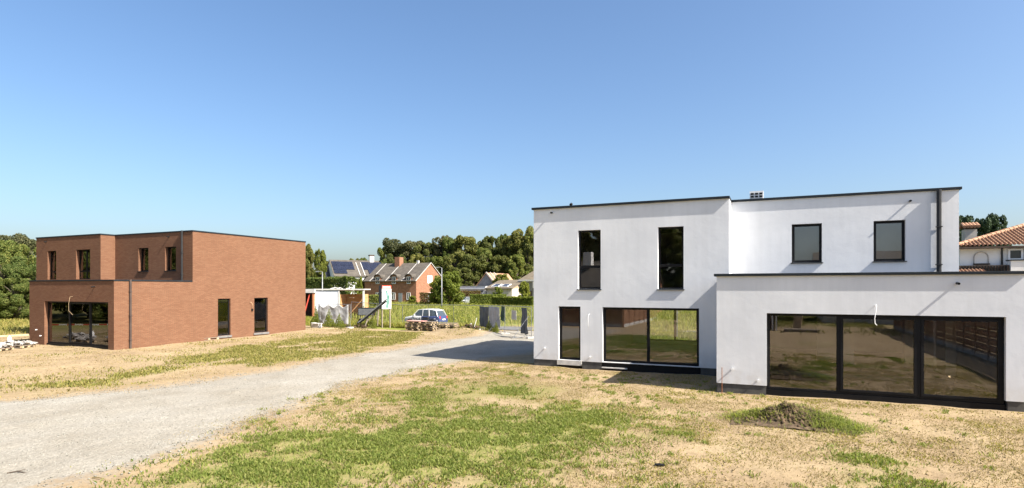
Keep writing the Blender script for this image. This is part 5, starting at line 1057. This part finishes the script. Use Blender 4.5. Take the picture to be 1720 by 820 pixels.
# ------------------------------------------------------------------ cars
def loft(mb, rings):
    i0 = len(mb.v); n = len(rings[0])
    for r_ in rings: mb.v += [tuple(p) for p in r_]
    for j in range(len(rings) - 1):
        for a in range(n): b = (a + 1) % n; mb.f.append((i0 + j*n + a, i0 + j*n + b, i0 + (j+1)*n + b, i0 + (j+1)*n + a))
    mb.f.append(tuple(i0 + a for a in range(n))[::-1]); mb.f.append(tuple(i0 + (len(rings)-1)*n + a for a in range(n)))
def car(name, label, loc, rz, L, W, H, paint, rear=None, letters=False, cat='car'):
    r = thing(name, label, cat, loc, rz); k = H / 1.55; hw = W / 2
    def ring(x, zb, zt, w_): c_ = .10; return [(x, -w_ + .05, zb), (x, w_ - .05, zb), (x, w_, zb + .12), (x, w_, zt - c_), (x, w_ - .10, zt), (x, -w_ + .10, zt), (x, -w_, zt - c_), (x, -w_, zb + .12)]
    # front at -x
    st = [(-.5, .34, .62, .80), (-.485, .24, .74, .90), (-.44, .20, .84, .96), (-.30, .20, .94, 1.0), (-.18, .20, .99, 1.0), (.0, .20, .99, 1.0), (.25, .20, 1.0, 1.0), (.42, .22, 1.0, .98), (.485, .28, .96, .93), (.5, .36, .85, .86)]
    mb = MB(); loft(mb, [ring(a * L, b * k, c_ * k, hw * d) for a, b, c_, d in st if a <= .02]) if rear else loft(mb, [ring(a * L, b * k, c_ * k, hw * d) for a, b, c_, d in st])
    body = mb.build('body', paint, r, bevel=.03, smooth=True)
    if rear: mb = MB(); loft(mb, [ring(a * L, b * k, c_ * k, hw * d) for a, b, c_, d in st if a >= 0]); mb.build('rear_body', rear, r, bevel=.03, smooth=True)
    def cab(x, zb, zt, wb, wt): return [(x[0], -wb, zb), (x[0], wb, zb), (x[1], wt, zt), (x[1], -wt, zt)]
    gh = MB(); loft(gh, [cab((-.24 * L, -.10 * L), .93 * k, 1.46 * k, hw * .93, hw * .74), cab((.0, .0), .95 * k, 1.53 * k, hw * .95, hw * .78), cab((.30 * L, .27 * L), .95 * k, 1.52 * k, hw * .94, hw * .77), cab((.46 * L, .38 * L), .95 * k, 1.42 * k, hw * .90, hw * .70)]); gh.build('cabin_glass', 'car_glass', r, bevel=.02)
    rf = MB(); loft(rf, [[(-.105 * L, -hw * .74, 1.44 * k), (-.105 * L, hw * .74, 1.44 * k), (-.10 * L, hw * .70, 1.50 * k), (-.10 * L, -hw * .70, 1.50 * k)], [(.0, -hw * .79, 1.50 * k), (.0, hw * .79, 1.50 * k), (.0, hw * .74, 1.56 * k), (.0, -hw * .74, 1.56 * k)], [(.27 * L, -hw * .78, 1.50 * k), (.27 * L, hw * .78, 1.50 * k), (.27 * L, hw * .73, 1.555 * k), (.27 * L, -hw * .73, 1.555 * k)], [(.39 * L, -hw * .71, 1.40 * k), (.39 * L, hw * .71, 1.40 * k), (.385 * L, hw * .68, 1.47 * k), (.385 * L, -hw * .68, 1.47 * k)]]); rf.build('roof', paint, r, bevel=.02)
    for sg in (-1, 1):
        for (xa, xb) in ((-.245, -.105), (.035, .03), (.225, .20), (.455, .385)):
            MB().bar((xa * L, sg * hw * .945, .93 * k), (xb * L, sg * hw * .765, 1.50 * k), .06, .05).build('pillar', paint, r)
        for xx in (-.31, .30):
            cx_ = xx * L; wh = MB().tube([(cx_, sg * (hw - .20), .31 * k), (cx_, sg * (hw + .012), .31 * k)], .31 * k, 20).build('wheel', 'tyre', r); MB().tube([(cx_, sg * (hw + .012), .31 * k), (cx_, sg * (hw + .024), .31 * k)], .19 * k, 14).build('rim', 'rim', wh)
            MB().tube([(cx_, sg * (hw - .22), .34 * k), (cx_, sg * (hw + .004), .34 * k)], .37 * k, 20).build('wheel_arch', 'tyre', r)
        MB().box(-.487 * L, -.43 * L, sg * hw * .62 - .14, sg * hw * .62 + .14, .66 * k, .80 * k).build('headlight', 'lamp_glass', r, bevel=.03); MB().box(.47 * L, .502 * L, sg * hw * .72 - .10, sg * hw * .72 + .10, .72 * k, .95 * k).build('tail_light', 'tail_red', r, bevel=.02)
        MB().box(.06 * L, .10 * L, sg * hw - .02, sg * hw + .02, .84 * k, .87 * k).build('door_handle', 'black_metal', r); MB().box(-.20 * L, -.16 * L, sg * (hw + .07) - .07, sg * (hw + .07) + .07, .95 * k, 1.08 * k).build('mirror', paint, r, bevel=.02)
        MB().box(-.03 * L - .006, -.03 * L + .006, sg * hw - .003, sg * hw + .003, .30 * k, .93 * k).build('door_gap', 'black_metal', r)
    MB().box(-.505 * L, -.488 * L, -hw * .4, hw * .4, .40 * k, .52 * k).build('grille', 'black_metal', r); MB().box(.498 * L, .508 * L, -.26, .26, .60 * k, .71 * k).build('number_plate', 'white_print', r)
    if letters:
        q = -.21 * L
        for i_, (w_, h_, s_) in enumerate(((.05,.16,.0),(.07,.11,.0),(.05,.11,.02),(.09,.14,.0),(.05,.10,.0),(.08,.11,.01),(.05,.16,.0),(.07,.10,.0))):
            MB().box(q, q + w_, -hw - .006, -hw + .003, (.62 + s_) * k, (.62 + s_ + h_) * k).build('letter', 'letter_black', r); q += w_ + .035
        for i_ in range(2): MB().box((.36 + .06 * i_) * L, (.40 + .06 * i_) * L, -hw * .985 - .01, -hw * .985 + .01, (.55 + .14 * (1 - i_)) * k, (.63 + .14 * (1 - i_)) * k).build('decal', 'white_print', r)
        MB().prism([(.02 * L, .66 * k), (.10 * L, .86 * k), (.22 * L, .84 * k), (.25 * L, .66 * k)], 'y', -hw - .006, -hw + .002).build('decal', 'letter_black', r)
    return r
cx_, cy_, _ = onY(715.5, 45.3); car('parked_car', 'white and blue liveried small car parked behind the pallets', (cx_, cy_, hz(cx_, 45.3) + .055), 0.0, 3.75, 1.66, 1.58, 'car_white', 'blue_paint', True)
x, y = at(784, 131); car('parked_car', 'dark grey car parked by the rusty brown hedge', (x, y, hz(x, y) + .02), math.radians(60), 4.3, 1.8, 1.65, 'car_grey')
x, y = at(804, 134); car('parked_van', 'white van parked behind the bulging yellow-green hedge', (x, y, hz(x, y) + .02), math.radians(8), 5.0, 1.95, 2.0, 'car_white', cat='van')

# litter on the ground
x, y = G(12, 797); o = MB().tube([(0,0,.02), (.16,.03,.045), (.36,-.02,.025)], [.012, .012, .006], 6).tube([(.16,.03,.045), (.22,.12,.05)], [.008, .004], 5).build('twig', 'bark'); o.location = (x, y, hz(x, y)); o.rotation_euler = (0, 0, .4); tag(o, 'dark forked twig lying on the gravel track', 'twig')
x, y = G(155, 806); o = MB().tube([(0,0,.02), (.12,.02,.03), (.30,.0,.02)], [.010, .009, .005], 6).build('twig', 'stems'); o.location = (x, y, hz(x, y)); o.rotation_euler = (0, 0, .1); tag(o, 'straight brown twig lying where gravel meets bare soil', 'twig')
x, y = G(1100, 783); o = MB().prism([(0, 0), (.13, .02), (.16, .09), (.05, .11), (-.02, .06)], 'z', 0, .03).build('plastic_scrap', 'black_metal'); o.location = (x, y, hz(x, y) + .01); tag(o, 'small black plastic scrap on the dry grass', 'scrap')
